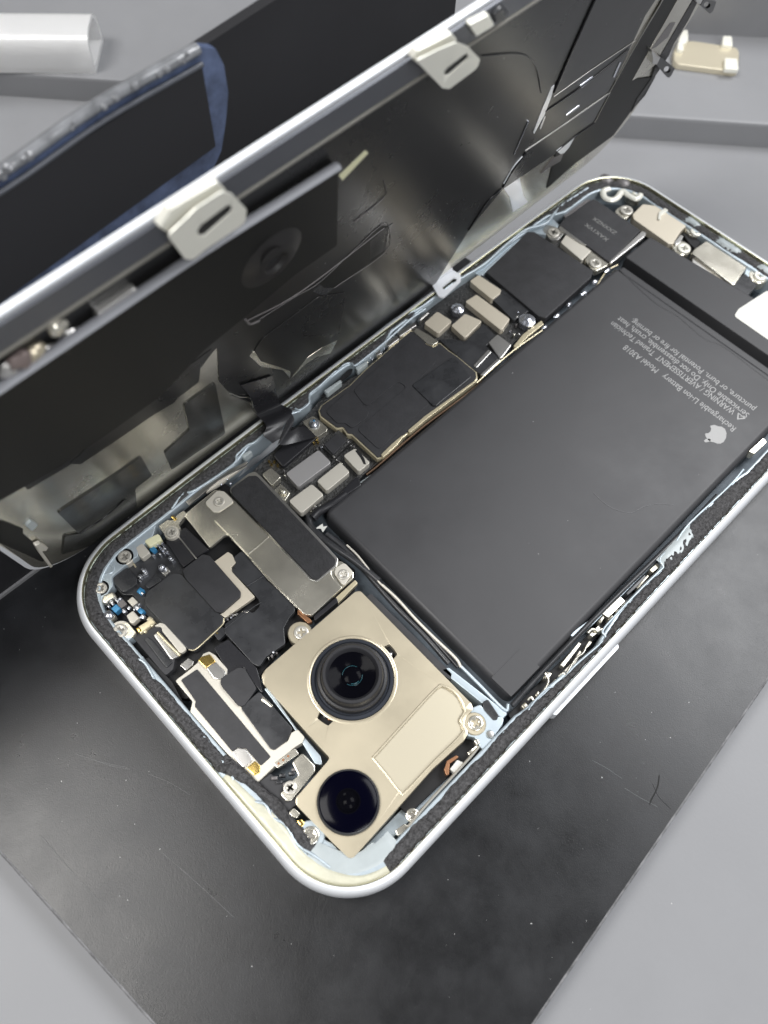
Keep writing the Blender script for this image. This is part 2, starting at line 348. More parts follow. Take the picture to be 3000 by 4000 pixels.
# clear plastic tube upper left, on the shelf
ta = PH.at('Z1', 0, 315, SH); tb = PH.at('Z1', 415, 318, SH)
d = np.array(tb)-np.array(ta); d /= np.linalg.norm(d); nrm = np.array([-d[1], d[0]])
bm = bmesh.new(); prof_o = [(-.6, 0), (15, 0), (14.6, 5.5), (11, 8.2), (1.2, 8.5), (-.6, 7.4)]; rings = []
e0 = np.array(tb)
for s_ in (0, -140):
    for sc in (1., ):
        pass
def dome(w, h, o, n=22):
    pts = [(o, o), (w-o, o)]
    for k in range(n+1):
        a = math.pi*k/n; pts.append((w/2+(w/2-o)*math.copysign(abs(math.cos(a))**.6, math.cos(a)), 3+(h-3-o)*abs(math.sin(a))**.75))
    return pts
prof_o = dome(14, 9.5, 0); prof_i = dome(14, 9.5, 1.0)
R_ = []
for s_ in (0, -150):
    for pf in (prof_o, prof_i):
        R_.append([bm.verts.new(W((e0[0]+d[0]*s_+nrm[0]*a, e0[1]+d[1]*s_+nrm[1]*a, SH+b+.02))) for a, b in pf])
n8 = len(prof_o)
for k in range(n8):
    j = (k+1) % n8
    bm.faces.new((R_[0][k], R_[0][j], R_[2][j], R_[2][k])); bm.faces.new((R_[1][k], R_[1][j], R_[3][j], R_[3][k]))
    bm.faces.new((R_[0][k], R_[0][j], R_[1][j], R_[1][k])); bm.faces.new((R_[2][k], R_[2][j], R_[3][j], R_[3][k]))
tagp(link(bm, 'plastic_sleeve', tubem, None, 40), 'hollow milky white plastic sleeve lying on the grey tray shelf', 'sleeve')
# shield plate + screw upper right
pl = thing('shield_plate', 'loose pale gold metal shield plate with bent tabs on the grey tray', 'metal plate', (*PH.at('Z16', 1000, 600, SH), SH))
zs('plate', plm, pl, 'Z16', [(640, 560), (690, 440), (860, 440), (1320, 510), (1350, 560), (1340, 760), (1290, 770), (680, 690), (645, 650)], SH+1.6, SH+.1, r=1.2, bev=.3)
zs('tab', tabm, pl, 'Z16', [(690, 440), (740, 320), (795, 320), (800, 430), (760, 470)], SH+2.6, SH+1.5, r=.5, bev=.2)
zs('tab', tabm, pl, 'Z16', [(1165, 480), (1175, 385), (1270, 385), (1280, 495)], SH+2.6, SH+1.2, r=.5, bev=.2)
zs('tab', tabm, pl, 'Z16', [(1190, 740), (1195, 620), (1330, 630), (1345, 750)], SH+2.6, SH+1.5, r=.5, bev=.2)
zs('tab', tabm, pl, 'Z16', [(680, 530), (690, 450), (745, 455), (750, 545)], SH+2.6, SH+1.5, r=.5, bev=.2)
c = PH.at('Z16', 1325, 300, SH+1)
tagp(lathe('small_screw', steel, None, c, [(0, SH+1.7), (.7, SH+1.7), (1.0, SH+1.3), (1.0, SH+.8), (.5, SH+.7), (.5, SH+.02), (0, SH+.02)], 20), 'tiny loose screw lying beyond the gold shield plate', 'screw')
# ================================================================== PHONE
ph = thing('opened_phone', 'opened silver phone body showing battery and camera, flat on the black pad', 'phone', (38.9, 80, -8))
W_, H_ = 77.8, 160.9; RAD = 13.5
def rrect(off, n=14):
    """outline inset by off, list of (x,y); superellipse-like rounded corners"""
    r = max(.8, RAD-off); pts = []
    for cx, cy, a0 in ((W_-RAD, RAD, -90), (W_-RAD, H_-RAD, 0), (RAD, H_-RAD, 90), (RAD, RAD, 180)):
        for k in range(n+1):
            a = math.radians(a0+90*k/n); pts.append((cx+(RAD-off)*math.cos(a), cy+(RAD-off)*math.sin(a)))
    return pts
def per(off, ds=.5):
    """dense perimeter samples at inset off with shared parameter; returns pts and normals"""
    base = rrect(0, 24); out = []
    n = len(base)
    for i in range(n):
        a = np.array(base[i]); b = np.array(base[(i+1) % n]); L = np.linalg.norm(b-a); k = max(1, int(L/ds))
        for j in range(k): out.append(a+(b-a)*j/k)
    for q in out:
        if q[0] < 8 and 10 < q[1] < 152: q[0] -= .7*max(0, math.sin(math.pi*(q[1]-10)/142))**.6*(1-max(0, q[0])/8)
    return out
PER = per(0); NP = len(PER)
def pnorm(i):
    d = (PER[(i+2) % NP]-PER[i-2]).astype(float); d = d/np.linalg.norm(d); return np.array([-d[1], d[0]])
PN = [pnorm(i) for i in range(NP)]
def ring(name, m, prof, par, smooth=40):
    bm = bmesh.new(); rs = [[bm.verts.new(W((*(PER[i]+PN[i]*o_), z_))) for i in range(NP)] for o_, z_ in prof]
    for a, b in zip(rs, rs[1:]):
        for i in range(NP): bm.faces.new((a[i], a[(i+1) % NP], b[(i+1) % NP], b[i]))
    return link(bm, name, m, par, smooth)
ring('side_frame', frame_out, [(6, -8), (1.3, -7.9), (.35, -7.2), (0, -6), (0, -2.2), (.1, -1.3), (.35, -.6), (.75, -.15), (1.15, 0), (1.35, -.02)], ph)
ring('chamfer_edge', champ, [(1.35, -.02), (1.47, -.05), (1.52, -.35), (1.52, -.9)], ph)
# floor of the cavity
slab('cavity_floor', frame_dk, ph, rrect(4.4), -5.4, -7.8, r=0, bev=0, smooth=0)
ROFF = lambda z, h, pts: sorted([PH.at(z, x, y, h) for x, y in pts], key=lambda q: q[1])
LRIB = sorted(ROFF('Z4', -.75, [(-40, 1090), (90, 985), (290, 850), (370, 745), (420, 720), (560, 580), (650, 555), (700, 520), (705, 470), (760, 425), (870, 325), (925, 300), (950, 315), (1030, 255), (1110, 190), (1250, 65)])+ROFF('Z5', -.75, [(60, 600), (150, 560), (300, 450), (430, 370), (520, 290), (610, 220), (760, 120)]), key=lambda q: q[1])
RRIB = ROFF('Z19', -.8, [(60, 1520), (140, 1400), (235, 1305), (400, 1170), (560, 1030), (600, 960), (700, 805), (850, 650), (960, 545), (980, 510), (970, 455), (1050, 375), (1150, 240), (1400, 5), (1500, -110)])
def inner_off(i, default):
    x, y = PER[i]
    for tab, cond, sg in ((LRIB, x < 6, 1), (RRIB, x > 72, -1)):
        if cond and tab[0][1] < y < tab[-1][1]:
            v = float(np.interp(y, [q[1] for q in tab], [q[0] for q in tab])); o_ = (v-x)*sg
            e = min(1, (y-tab[0][1])/4, (tab[-1][1]-y)/4); return default*(1-e)+max(2.1, o_)*e
    return default
IO = [inner_off(i, 4.05) for i in range(NP)]
bm = bmesh.new(); rs = []
for o_, z_, rel in ((1.5, -.9, 0), (0, -.9, 1), (.22, -.98, 1), (.32, -1.25, 1), (.32, -5.5, 1)):
    rs.append([bm.verts.new(W((*(PER[i]+PN[i]*((IO[i] if rel else 0)+o_)), z_))) for i in range(NP)])
for a, b in zip(rs, rs[1:]):
    for i in range(NP): bm.faces.new((a[i], a[(i+1) % NP], b[(i+1) % NP], b[i]))
link(bm, 'inner_ledge', frame_in, ph, 50)
# --- gasket: offset functions along the perimeter
def pidx(x, y): return min(range(NP), key=lambda i: (PER[i][0]-x)**2+(PER[i][1]-y)**2)
def smooth_noise(n, amp, sc, seed):
    r = random.Random(seed); k = max(4, int(n/sc)); v = [r.uniform(-1, 1) for _ in range(k)]
    out = []
    for i in range(n):
        t = i/n*k; a = int(t) % k; b = (a+1) % k; f_ = t-int(t); f_ = f_*f_*(3-2*f_); out.append(amp*(v[a]*(1-f_)+v[b]*f_))
    return out
n1 = smooth_noise(NP, .22, 5, 1); n2 = smooth_noise(NP, .14, 2.2, 2); n3 = smooth_noise(NP, .15, 3, 3); n4 = smooth_noise(NP, .4, 12, 4)
def strip(name, m, i0, i1, off0, off1, z0, hgt, par, rough=.14, nx=7, seed=1, label=None):
    """foam strip from index i0 to i1 between inset off0(t) and off1(t)"""
    bm = bmesh.new(); rnd = random.Random(seed); rows = []; cnt = (i1-i0) % NP
    for k in range(cnt+1):
        i = (i0+k) % NP; t = k/max(1, cnt); a, b = off0(t, i), off1(t, i)
        end = min(1, k/3, (cnt-k)/3); row = []
        for j in range(nx+1):
            s_ = j/nx; o_ = a+(b-a)*s_; e = min(1, 4*min(s_, 1-s_))**.5*end
            jx = rnd.uniform(-rough, rough)*.8
            q = PER[i]+PN[i]*(o_+(jx if 0 < j < nx else jx*.6)); row.append(bm.verts.new(W((q[0], q[1], z0+hgt*e*(1+rnd.uniform(-1, 1)*rough*2.2)))))
        rows.append(row)
    for a, b in zip(rows, rows[1:]):
        for j in range(nx): bm.faces.new((a[j], a[j+1], b[j+1], b[j]))
    return link(bm, name, m, par, 80, label)
iB0 = pidx(46.5, 0); iB1 = pidx(W_, 11)             # the stretch at the camera corner where the gasket has peeled
# find params
iBend = pidx(*[PH.at('Z8', 1330, 1180, -1)[0], 0])
strip('gasket', foam, iB1, iB0, lambda t, i: 1.55+abs(n3[i])*.6, lambda t, i: IO[i]-.18+n1[i]*.6+n2[i]*.5, -.88, .42, ph, label='black foam gasket along the rim')
# peeled stretch: thin wandering band near the inside, cream glue outside it
i0, i1 = iB0, pidx(66.5, 0)
strip('gasket', foam, i0-3, i1, lambda t, i: 1.5+min(1, t*3)*(2.4+n4[i]*.6)+n3[i], lambda t, i: 4.2+min(1, t*2)*1.6+n1[i]*1.3, -.88, .5, ph, seed=5)
strip('glue_residue', glue, i0+2, iB1, lambda t, i: 1.52, lambda t, i: 2.6+1.3*math.sin(math.pi*min(1, max(0, t)))+n4[i]*.5+n1[i], -.88, .3, ph, rough=.05, seed=8, nx=8)
strip('glue_residue', gluew, pidx(66, 0), pidx(W_, 15), lambda t, i: 3.2+n4[i]*.4, lambda t, i: 6.2+n1[i]*1.5, -.95, .22, ph, rough=.04, seed=9)
# glue / whitish patches along the right edge and far short edge
for (y0, y1) in ((82.5, 93),):
    strip('glue_residue', gluew, pidx(W_, y0), pidx(W_, y1), lambda t, i: 3.4-1.2*math.sin(math.pi*t), lambda t, i: 5.1, -.8, .35, ph, rough=.04, seed=11)
for x0, x1 in ((58, 52), (49, 44), (40, 33), (29, 24)):
    strip('glue_residue', gluew, pidx(x0, H_), pidx(x1, H_), lambda t, i: 1.6+n3[i], lambda t, i: 3.6+n1[i], -.7, .5, ph, rough=.12, seed=int(x0))
# dust flecks of glue on outer rim
# --- flange plates (blue inner aluminium)
def fl(z, pts, h=-1.15, m=frame_in, **k):
    kw = dict(r=.5, bev=.2); kw.update(k); return zs('frame_flange', m, ph, z, pts, h, h-4.0, **kw)
fl('ZA', [(360, 230), (540, 90), (720, 20), (860, -110), (1000, -160), (960, -20), (800, 130), (800, 200), (640, 320), (520, 420), (530, 520), (470, 600), (480, 640), (400, 700), (370, 760), (350, 800), (500, 960), (640, 1020), (740, 1010), (760, 1060), (700, 1110), (630, 1130), (560, 1090), (470, 1000), (280, 760), (290, 700), (250, 620), (240, 500), (300, 400), (330, 300)])
fl('ZA', [(650, 1200), (720, 1200), (780, 1290), (860, 1270), (850, 1340), (760, 1330), (690, 1260)], -1.0)
lathe('frame_boss', frame_in, ph, PH.at('ZA', 480, 335, -1.1), [(0, -1.3), (.45, -1.3), (.6, -1.02), (1.0, -1.0), (1.15, -1.15)], 28)
fl('Z7', [(350, 1570), (400, 1540), (480, 1600), (510, 1630), (550, 1650), (640, 1745), (760, 1650), (830, 1690), (800, 1760), (700, 1810), (570, 1810), (520, 1790), (500, 1740), (470, 1700), (400, 1670), (350, 1620)], -1.3)
fl('Z7', [(640, 1750), (770, 1640), (830, 1700), (840, 1730), (700, 1800), (560, 1830), (570, 1800)], -1.1, gluew)
lathe('frame_boss', gluew, ph, PH.at('Z7', 755, 1732, -.9), [(0, -1.1), (.7, -1.1), (.8, -.85), (1.15, -.8), (1.3, -1.1)], 28)
fl('Z7', [(1300, 920), (1350, 900), (1400, 960), (1480, 970), (1470, 1010), (1400, 1110), (1360, 1150), (1320, 1080), (1270, 1070)], -1.2)
lathe('frame_boss', steel, ph, PH.at('Z7', 1405, 1062, -.9), [(0, -.8), (.5, -.85), (.75, -1.2), (.8, -1.5)], 20)
fl('Z7', [(1130, 710), (1180, 700), (1500, 950), (1470, 980), (1340, 880)], -1.6)
# left rail: pale strip with slots
def rib(z, pts, h=-.75, r=.25, m=frame_in): return ztube('frame_rib', m, ph, z, pts, h, r, flat=1.0)
rib('Z4', [(-40, 1090), (20, 1010), (90, 985), (290, 850), (310, 800), (370, 745), (420, 720), (560, 580), (610, 545), (650, 555), (700, 520), (705, 470), (760, 425), (870, 325), (925, 300), (950, 315), (1030, 255), (1110, 190), (1250, 65), (1330, 10)])
rib('Z5', [(-60, 690), (60, 600), (150, 560), (300, 450), (430, 370), (520, 290), (610, 220), (700, 190), (760, 120), (880, 40)], -.75, .35)
rib('Z19', [(-60, 1600), (60, 1520), (140, 1400), (235, 1305), (290, 1300), (400, 1170), (560, 1030), (605, 975), (590, 930), (700, 805), (850, 650), (960, 545), (980, 520), (960, 465), (1050, 375), (1150, 240), (1400, 5), (1500, -110)], -.8, .2)
rib('Z8', [(360, 100), (420, 120), (500, 260), (620, 400), (740, 520), (800, 600), (870, 700), (880, 750), (950, 830), (1040, 850), (1080, 920), (1150, 960), (1210, 1060), (1300, 1120), (1380, 1180)], -.9, .28)
fl('Z5', [(380, 400), (420, 350), (600, 220), (720, 160), (760, 200), (700, 240), (620, 230), (450, 390), (420, 420)], -1.6, r=.3)
# peeled flat blue floor strips around camera right
zs('side_wall', frame_in, ph, 'Z7', [(660, 1740), (1290, 1090), (1330, 1150), (860, 1640), (740, 1700)], -4.2, -5.4, r=.3)
zs('side_slot', deep, ph, 'Z7', [(900, 1440), (1290, 1060), (1350, 1120), (1340, 1170), (1170, 1300), (960, 1500)], -3.4, -4.3, r=.3)
ztube('antenna_strip', creamm, ph, 'Z7', [(960, 1560), (1060, 1440), (1180, 1310), (1300, 1180), (1340, 1130)], -.9, .22, flat=3)
# --- dark base under the boards
zs('board_tray', deep, ph, 'Z6', [(180, 720), (300, 620), (560, 430), (640, 280), (870, 130), (1640, 640), (1640, 780), (1300, 960), (1090, 1250), (1000, 1400), (500, 1400), (300, 1150), (290, 1000), (120, 860)], -3.6, -5.4, r=.5)
# --- battery
bat = zs('battery', batm, ph, 'S', [(1262, 1990), (1290, 2002), (2330, 1035), (2360, 1010), (2990, 1395), (3230, 1560), (3215, 1640), (2000, 2755), (1985, 2745)], -.9, -5.2, r=1.2, bev=.9, smooth=50) if False else \
    slab('battery', batm, ph, [(23.4, 45.2), (71.2, 44.4), (71.4, 134.6), (22.6, 134.8)], -.9, -5.2, r=1.6, bev=1.5, smooth=60, seg=6)
slab('battery_end_fold', batm, ph, [(23.8, 131.6), (70.6, 131.6), (71.0, 136.2), (23.4, 136.4)], -1.5, -4.6, r=.6, bev=.8)
# wrap crease across the far end and along the near edge
ztube('wrap_crease', batm, ph, 'Z12', [(590, 100), (720, 230), (860, 350), (1010, 440), (1200, 600), (1340, 660), (1659, 900)], -.98, .2, flat=.7)
ztube('wrap_crease', batm, ph, 'Z12', [(480, 250), (700, 300), (820, 360), (1100, 580), (1659, 960)], -1.0, .16, flat=.7)
slab('wrap_tape', batm, ph, [(66.5, 44.6), (71.0, 44.6), (71.0, 52), (66.5, 52)], -.84, -.95, r=.1, bev=.04)
# printed text: read from the far side
def btext(s, zc0, zc1, size):
    a = PH.at('Z12', *zc0, -.9); b = PH.at('Z12', *zc1, -.9); L = math.dist(a, b); dx = ((b[0]-a[0])/L, (b[1]-a[1])/L); dy = (-dx[1], dx[0])
    if dy[1] > 0: dy = (-dy[0], -dy[1])
    text_mesh('printed_text', s, textm, bat, a, dx, dy, size, -.885, squeeze=L)
btext('Rechargeable Li-ion Battery   Model A3018', (1435, 1240), (640, 640), 2.15)
btext('WARNING / AVERTISSEMENT  Trained Technician', (1430, 1115), (545, 470), 2.15)
btext('Serviceable Only. Do not disassemble, crush, heat', (1530, 1140), (595, 435), 2.15)
btext('puncture, or burn. Potential for fire or burning.', (1575, 1095), (690, 450), 2.15)
# warning triangle
tri = tr('Z12', [(1500, 1172), (1435, 1178), (1442, 1125)], -.88)
tri2 = tr('Z12', [(1483, 1165), (1446, 1169), (1450, 1137)], -.88)
slab('warning_triangle', textm, bat, tri, -.87, -.91, r=.15, bev=0, holes=[tri2], hr=0, smooth=0)
ztube('exclamation_mark', textm, bat, 'Z12', [(1470, 1160), (1458, 1153)], -.87, .07)
# fruit emblem with bite and leaf
lg = [(1240, 1222), (1275, 1216), (1300, 1226), (1325, 1228), (1350, 1245), (1360, 1275), (1357, 1310), (1340, 1338), (1315, 1352), (1290, 1350), (1268, 1340), (1250, 1338), (1228, 1325), (1210, 1300), (1204, 1278), (1228, 1276), (1246, 1262), (1250, 1242)]
zs('fruit_emblem', textm, bat, 'Z12', lg, -.87, -.91, r=.35, bev=0, smooth=0)
zs('emblem_leaf', textm, bat, 'Z12', [(1196, 1332), (1212, 1316), (1238, 1316), (1250, 1324), (1232, 1338), (1210, 1342)], -.87, -.91, r=.3, bev=0, smooth=0)
# --- bottom speaker and modules (far end)
slab('lower_speaker', batm, ph, [(22.2, 138.4), (71.5, 138.4), (71.5, 151.5), (22.2, 147.8)], -1.0, -5, r=.6, bev=.5)
zs('white_label', whitep, ph, 'Z5', [(1512, 590), (1532, 560), (1659, 478), (1900, 650), (1800, 790)], -.9, -1.0, r=1.0, bev=.04)
zs('haptic_engine', blk, ph, 'Z18', [(275, 590), (350, 500), (720, 250), (760, 260), (1345, 660), (930, 1075)], -1.0, -5, r=.5, bev=.3)
zs('haptic_side', smdg, ph, 'Z18', [(345, 480), (350, 400), (560, 300), (640, 260), (700, 260), (360, 500)], -1.6, -4, r=.2)
zs('haptic_trim', steel, ph, 'Z18', [(925, 1065), (1355, 665), (1415, 690), (1385, 745), (950, 1092)], -.8, -2.5, r=.5, bev=.3)
zs('connector', creamm, ph, 'Z18', [(300, 820), (375, 705), (700, 925), (575, 1055)], -1.4, -3, r=.3, bev=.15)
zs('steel_bracket', steel, ph, 'Z18', [(290, 600), (380, 640), (620, 820), (640, 860), (560, 830), (330, 680), (270, 640)], -1.1, -2, r=.3)
zs('screw_lug', steel, ph, 'Z18', [(60, 650), (120, 580), (300, 640), (350, 700), (260, 790), (170, 790)], -1.5, -3, r=.8)
zs('screw_lug', cream, ph, 'Z18', [(610, 1040), (700, 920), (780, 940), (930, 1080), (900, 1120), (760, 1190), (690, 1160)], -1.5, -3, r=1)
zs('screw_lug', cream, ph, 'Z18', [(990, 420), (1090, 340), (1240, 380), (1240, 430), (1150, 510), (1110, 510)], -1.6, -3, r=1)
screw('Z18', 750, 1080, -1.1, 80, ph); screw('Z18', 1155, 395, -1.1, 85, ph); screw('Z18', 210, 680, -1.2, 80, ph)
zs('antenna_plate', campc, ph, 'Z17', [(405, 560), (500, 465), (620, 480), (650, 500), (920, 630), (900, 670), (850, 720), (780, 835), (740, 835), (415, 605)], -1.0, -3, r=.5, bev=.2)
zs('fold_tab', tabm, ph, 'Z17', [(640, 600), (650, 540), (720, 490), (740, 520), (670, 570), (665, 615)], -.6, -1.2, r=.3)
zs('port_plate', cream, ph, 'Z17', [(950, 920), (980, 880), (1090, 805), (1465, 1050), (1355, 1210), (1330, 1215)], -.9, -3, r=.5, bev=.25)
zs('port_plate', steel, ph, 'Z17', [(960, 960), (1350, 1230), (1320, 1270), (1100, 1110), (960, 1020)], -1.6, -3, r=.3)
fl('Z17', [(1040, 780), (1110, 740), (1560, 1060), (1500, 1130), (1430, 1150), (1460, 1050), (1100, 810)], -1.5)
zs('dark_connector', blks, ph, 'Z17', [(1270, 1220), (1450, 1110), (1560, 1220), (1440, 1350)], -1.4, -3, r=.3)
zs('dark_connector', deep, ph, 'Z17', [(870, 740), (920, 700), (1040, 820), (990, 880), (930, 830)], -2, -3, r=.3)
for x, y, r in ((450, 350, 50), (1000, 715, 55), (885, 870, 60), (1590, 1125, 55)): screw('Z17', x, y, -.9, r, ph, tabm)
for x, y in ((430, 360), (980, 700), (860, 870), (1570, 1130)):
    c = PH.at('Z17', x, y, -1.4); lathe('screw_lug', cream, ph, c, [(0, -1.4), (2.0, -1.4), (2.2, -1.6), (2.2, -3.5)], 24)
ztube('cream_clip', tabm, ph, 'Z17', [(190, 325), (135, 350), (150, 410), (220, 430), (270, 400), (310, 350), (370, 390), (440, 420), (480, 380)], -.9, .75, flat=.7)
for x, y in ((160, 240), (320, 270)): blob('grey_grommet', smdg, ph, PH.p(*PH.at('Z17', x, y, -.8), -.9), 1.9, 1.7, .9, .03, x)
fl('Z17', [(500, 320), (620, 400), (640, 460), (900, 620), (960, 650), (1400, 950), (1620, 1100), (1659, 1060), (1300, 800), (900, 540), (600, 330)], -1.0, r=.3)
zs('flex_fold', steel, ph, 'Z17', [(790, 820), (850, 750), (880, 760), (850, 820), (800, 850)], -1.0, -2, r=.4)
for i_, s_ in enumerate(('XAX1VX', 'ZXXNZX')):
    a = PH.at('Z18', 925-60*i_, 760-40*i_, -1) if False else PH.at('Z18', (930, 1035)[i_], (780, 690)[i_], -1); b = PH.at('Z18', (640, 740)[i_], (570, 490)[i_], -1); L = math.dist(a, b); dx = ((b[0]-a[0])/L, (b[1]-a[1])/L); dy = (-dx[1], dx[0])
    if dy[1] > 0: dy = (-dy[0], -dy[1])
    text_mesh('etched_text', s_, mat('etch_grey', (.26, .26, .25), .6), ph, a, dx, dy, 1.5, -.985, squeeze=L)
# --- upper (far) half of the board
zs('logic_board', pcb, ph, 'Z4', [(400, 880), (640, 640), (760, 500), (1000, 330), (1290, 60), (1900, -470), (2160, -300), (1900, 100), (1620, 380), (1290, 660), (1090, 830), (1000, 900), (960, 950), (830, 1050), (700, 1130), (620, 1110), (500, 1010), (400, 920)], -2.7, -5, r=.5)
zs('processor_cover', blk, ph, 'Z5', [(440, 400), (470, 370), (620, 225), (650, 225), (905, 395), (895, 425), (700, 600), (665, 590)], -1.0, -3, r=.4, bev=.3)
zs('flex_cable', blks, ph, 'Z5', [(420, 410), (500, 470), (560, 470), (640, 560), (560, 610), (480, 530), (400, 460)], -1.6, -2.6)
conn5 = [[(370, 440), (408, 412), (508, 478), (500, 495), (468, 520)], [(350, 528), (400, 497), (545, 603), (508, 655)], [(172, 622), (230, 570), (295, 612), (235, 668)], [(290, 632), (350, 580), (425, 612), (350, 688)]]
for p_ in conn5: zs('connector_cap', campc, ph, 'Z5', p_, -1.2, -2.7, r=.55, bev=.15)
zs('flex_cable', blks, ph, 'Z5', [(235, 690), (300, 690), (350, 700), (430, 625), (490, 680), (440, 720), (505, 775), (430, 850), (370, 810)], -1.5, -2.7)
zs('flex_cable', steel, ph, 'Z5', [(450, 705), (490, 668), (552, 715), (510, 770), (500, 775)], -1.2, -2.7, r=.4, bev=.25)
zs('flex_cable', steel, ph, 'Z5', [(385, 805), (450, 735), (465, 745), (400, 815)], -1.3, -2.7, r=.2)
zs('flex_cable', steel, ph, 'Z5', [(415, 845), (490, 775), (505, 780), (430, 850)], -1.3, -2.7, r=.2)
for x, y, r in ((318, 560, 27), (618, 610, 34)):
    c = PH.at('Z5', x, y, -1.2); rr = r*.9042*178/FP
    lathe('standoff', smds, ph, c, [(0, -.5), (rr*.5, -.6), (rr*.75, -.95), (rr, -1.05), (rr, -2.6)], 24)
zs('copper_edge', gold, ph, 'Z5', [(560, 720), (600, 670), (680, 610), (690, 625), (620, 680), (570, 735)], -1.7, -2.7, r=.1)
# logic shield with gold rim
gr = [(750, 560), (765, 530), (920, 420), (1000, 340), (1240, 130), (1290, 120), (1340, 200), (1375, 212), (1405, 188), (1460, 235), (1500, 262), (1607, 350), (1612, 385), (1590, 415), (1250, 672), (1170, 735), (1095, 815), (1070, 822), (930, 692), (905, 690), (882, 655), (850, 660), (760, 592)]
def inset(pts, d):
    a = sum(pts[i][0]*pts[(i+1) % len(pts)][1]-pts[(i+1) % len(pts)][0]*pts[i][1] for i in range(len(pts))); sg = 1 if a > 0 else -1; out = []
    for i in range(len(pts)):
        p0, p, p1 = [np.array(q, dtype=float) for q in (pts[i-1], pts[i], pts[(i+1) % len(pts)])]; u = (p-p0)/np.linalg.norm(p-p0); v = (p1-p)/np.linalg.norm(p1-p)
        n_ = np.array([-u[1]-v[1], u[0]+v[0]]); n_ = n_/max(.5, np.linalg.norm(n_)); k = 1/max(.5, abs(n_@np.array([-u[1], u[0]]))); out.append(tuple(p+sg*n_*d*k))
    return out
g3 = tr('Z4', gr, -1.45); slab('logic_shield', gold, ph, g3, -1.45, -3, r=.4, bev=.18)
slab('shield_film', blk, ph, inset(g3, .3), -1.25, -1.5, r=.4, bev=.08)
zs('chip_bulge', blk, ph, 'Z4', [(790, 562), (905, 458), (1025, 563), (1015, 595), (935, 655), (895, 625), (850, 625)], -1.05, -1.3, r=.8, bev=.1)
zs('chip_bulge', blk, ph, 'Z4', [(960, 660), (1230, 430), (1180, 400), (1010, 540), (940, 450), (1020, 370), (1245, 180), (1390, 290), (1300, 390), (1350, 520), (1080, 770)], -1.1, -1.3, r=1, bev=.08)
zs('chip_bulge', blks, ph, 'Z4', [(1255, 420), (1475, 268), (1495, 275), (1580, 375), (1388, 532), (1370, 530)], -.85, -1.3, r=.6, bev=.2)
for p_ in ([(1100, 812), (1175, 745), (1210, 700), (1205, 690), (1150, 735), (1090, 795)], [(1235, 665), (1330, 585), (1590, 400), (1610, 395), (1340, 600), (1245, 680)]):
    zs('shield_lip', gold, ph, 'Z4', p_, -.95, -2.8, r=.2, bev=.1)
zs('shield_lip', cream, ph, 'Z4', [(1280, 110), (1350, 150), (1400, 185), (1370, 205), (1340, 195), (1265, 130)], -1.0, -1.6, r=.3)
ztube('battery_side_strip', mat('dull_bronze', (.10, .06, .035), .4, .5), ph, 'Z4', [(1010, 905), (1080, 850), (1300, 660), (1500, 510), (1640, 400)], -1.9, .25)
ztube('battery_side_strip', gold, ph, 'Z5', [(400, 880), (560, 740), (760, 600), (900, 480), (960, 400), (1010, 370)], -1.7, .18)
for k in range(16):
    t = k/15; x = 700+(960-700)*t+random.uniform(-8, 8); y = 640+(395-640)*t
    blob('solder_blob', smds, ph, PH.p(*PH.at('Z5', x, y, -1.5), -1.5), .5, .9, .4, .2, k) if k % 3 == 0 else None
conn4 = [([(575, 897), (752, 768), (822, 838), (642, 972)], steelc), ([(742, 938), (870, 835), (922, 890), (797, 993)], camp), ([(590, 1045), (716, 953), (782, 1012), (660, 1115)], camp), ([(445, 903), (495, 865), (552, 915), (500, 965)], cream), ([(885, 800), (950, 760), (1032, 838), (970, 890)], camp)]
for p_, mm_ in conn4: zs('connector_cap', mm_ if mm_ is not camp else creamm, ph, 'Z4', p_, -1.15, -2.7, r=.55, bev=.15)
zs('socket', blk, ph, 'Z4', [(780, 742), (850, 682), (905, 722), (832, 795)], -1.4, -2.7, r=.3)
zs('socket_frame', pcb, ph, 'Z4', [(760, 742), (860, 660), (930, 725), (840, 815)], -1.75, -2.7, r=.3)
zs('notch', deep, ph, 'Z4', [(950, 775), (965, 768), (1000, 815), (1010, 850), (995, 845), (980, 815)], -1.1, -1.2, r=.1, bev=0)
zs('dark_flex', flexm, ph, 'Z4', [(505, 800), (560, 740), (720, 650), (750, 700), (560, 865)], -1.7, -2.7, r=.6, bev=.3)
zs('dark_flex', flexm, ph, 'Z4', [(820, 1040), (965, 905), (985, 960), (830, 1065)], -1.0, -3, r=.6, bev=.45)
zs('grounding_plate', cream, ph, 'Z4', [(662, 618), (725, 585), (802, 652), (797, 668), (745, 702)], -1.3, -2.7, r=.5)
c = PH.at('Z4', 730, 632, -1.2); lathe('standoff', smds, ph, c, [(0, .1), (.35, 0), (.5, -.35), (.75, -.55), (.95, -.7), (1.1, -1.3)], 28)
lathe('standoff_eye', smdb, ph, c, [(0, .14), (.2, .11), (.25, .0)], 16)
c = PH.at('Z4', 560, 998, -1.3); zs('grounding_plate', cream, ph, 'Z4', [(505, 995), (550, 955), (600, 1000), (570, 1050)], -1.6, -2.7, r=.3); blob('spring_contact', cream, ph, PH.p(*c, -1.2), .75, .6, .5, .1, 4)
for x, y in ((745, 722), (730, 738), (725, 720), (750, 735)): lathe('test_pad', goldb, ph, PH.at('Z4', x, y, -2.6), [(0, -2.2), (.22, -2.2), (.22, -2.6)], 12)
for x, y in ((487, 838), (500, 855), (515, 840), (533, 860)): lathe('test_pad', goldb, ph, PH.at('Z4', x, y, -2.6), [(.12, -2.1), (.25, -2.1), (.25, -2.6)], 12)
zs('pale_wedge', gluew, ph, 'Z4', [(975, 945), (1040, 900), (1035, 925), (990, 965)], -2, -3, r=.1)
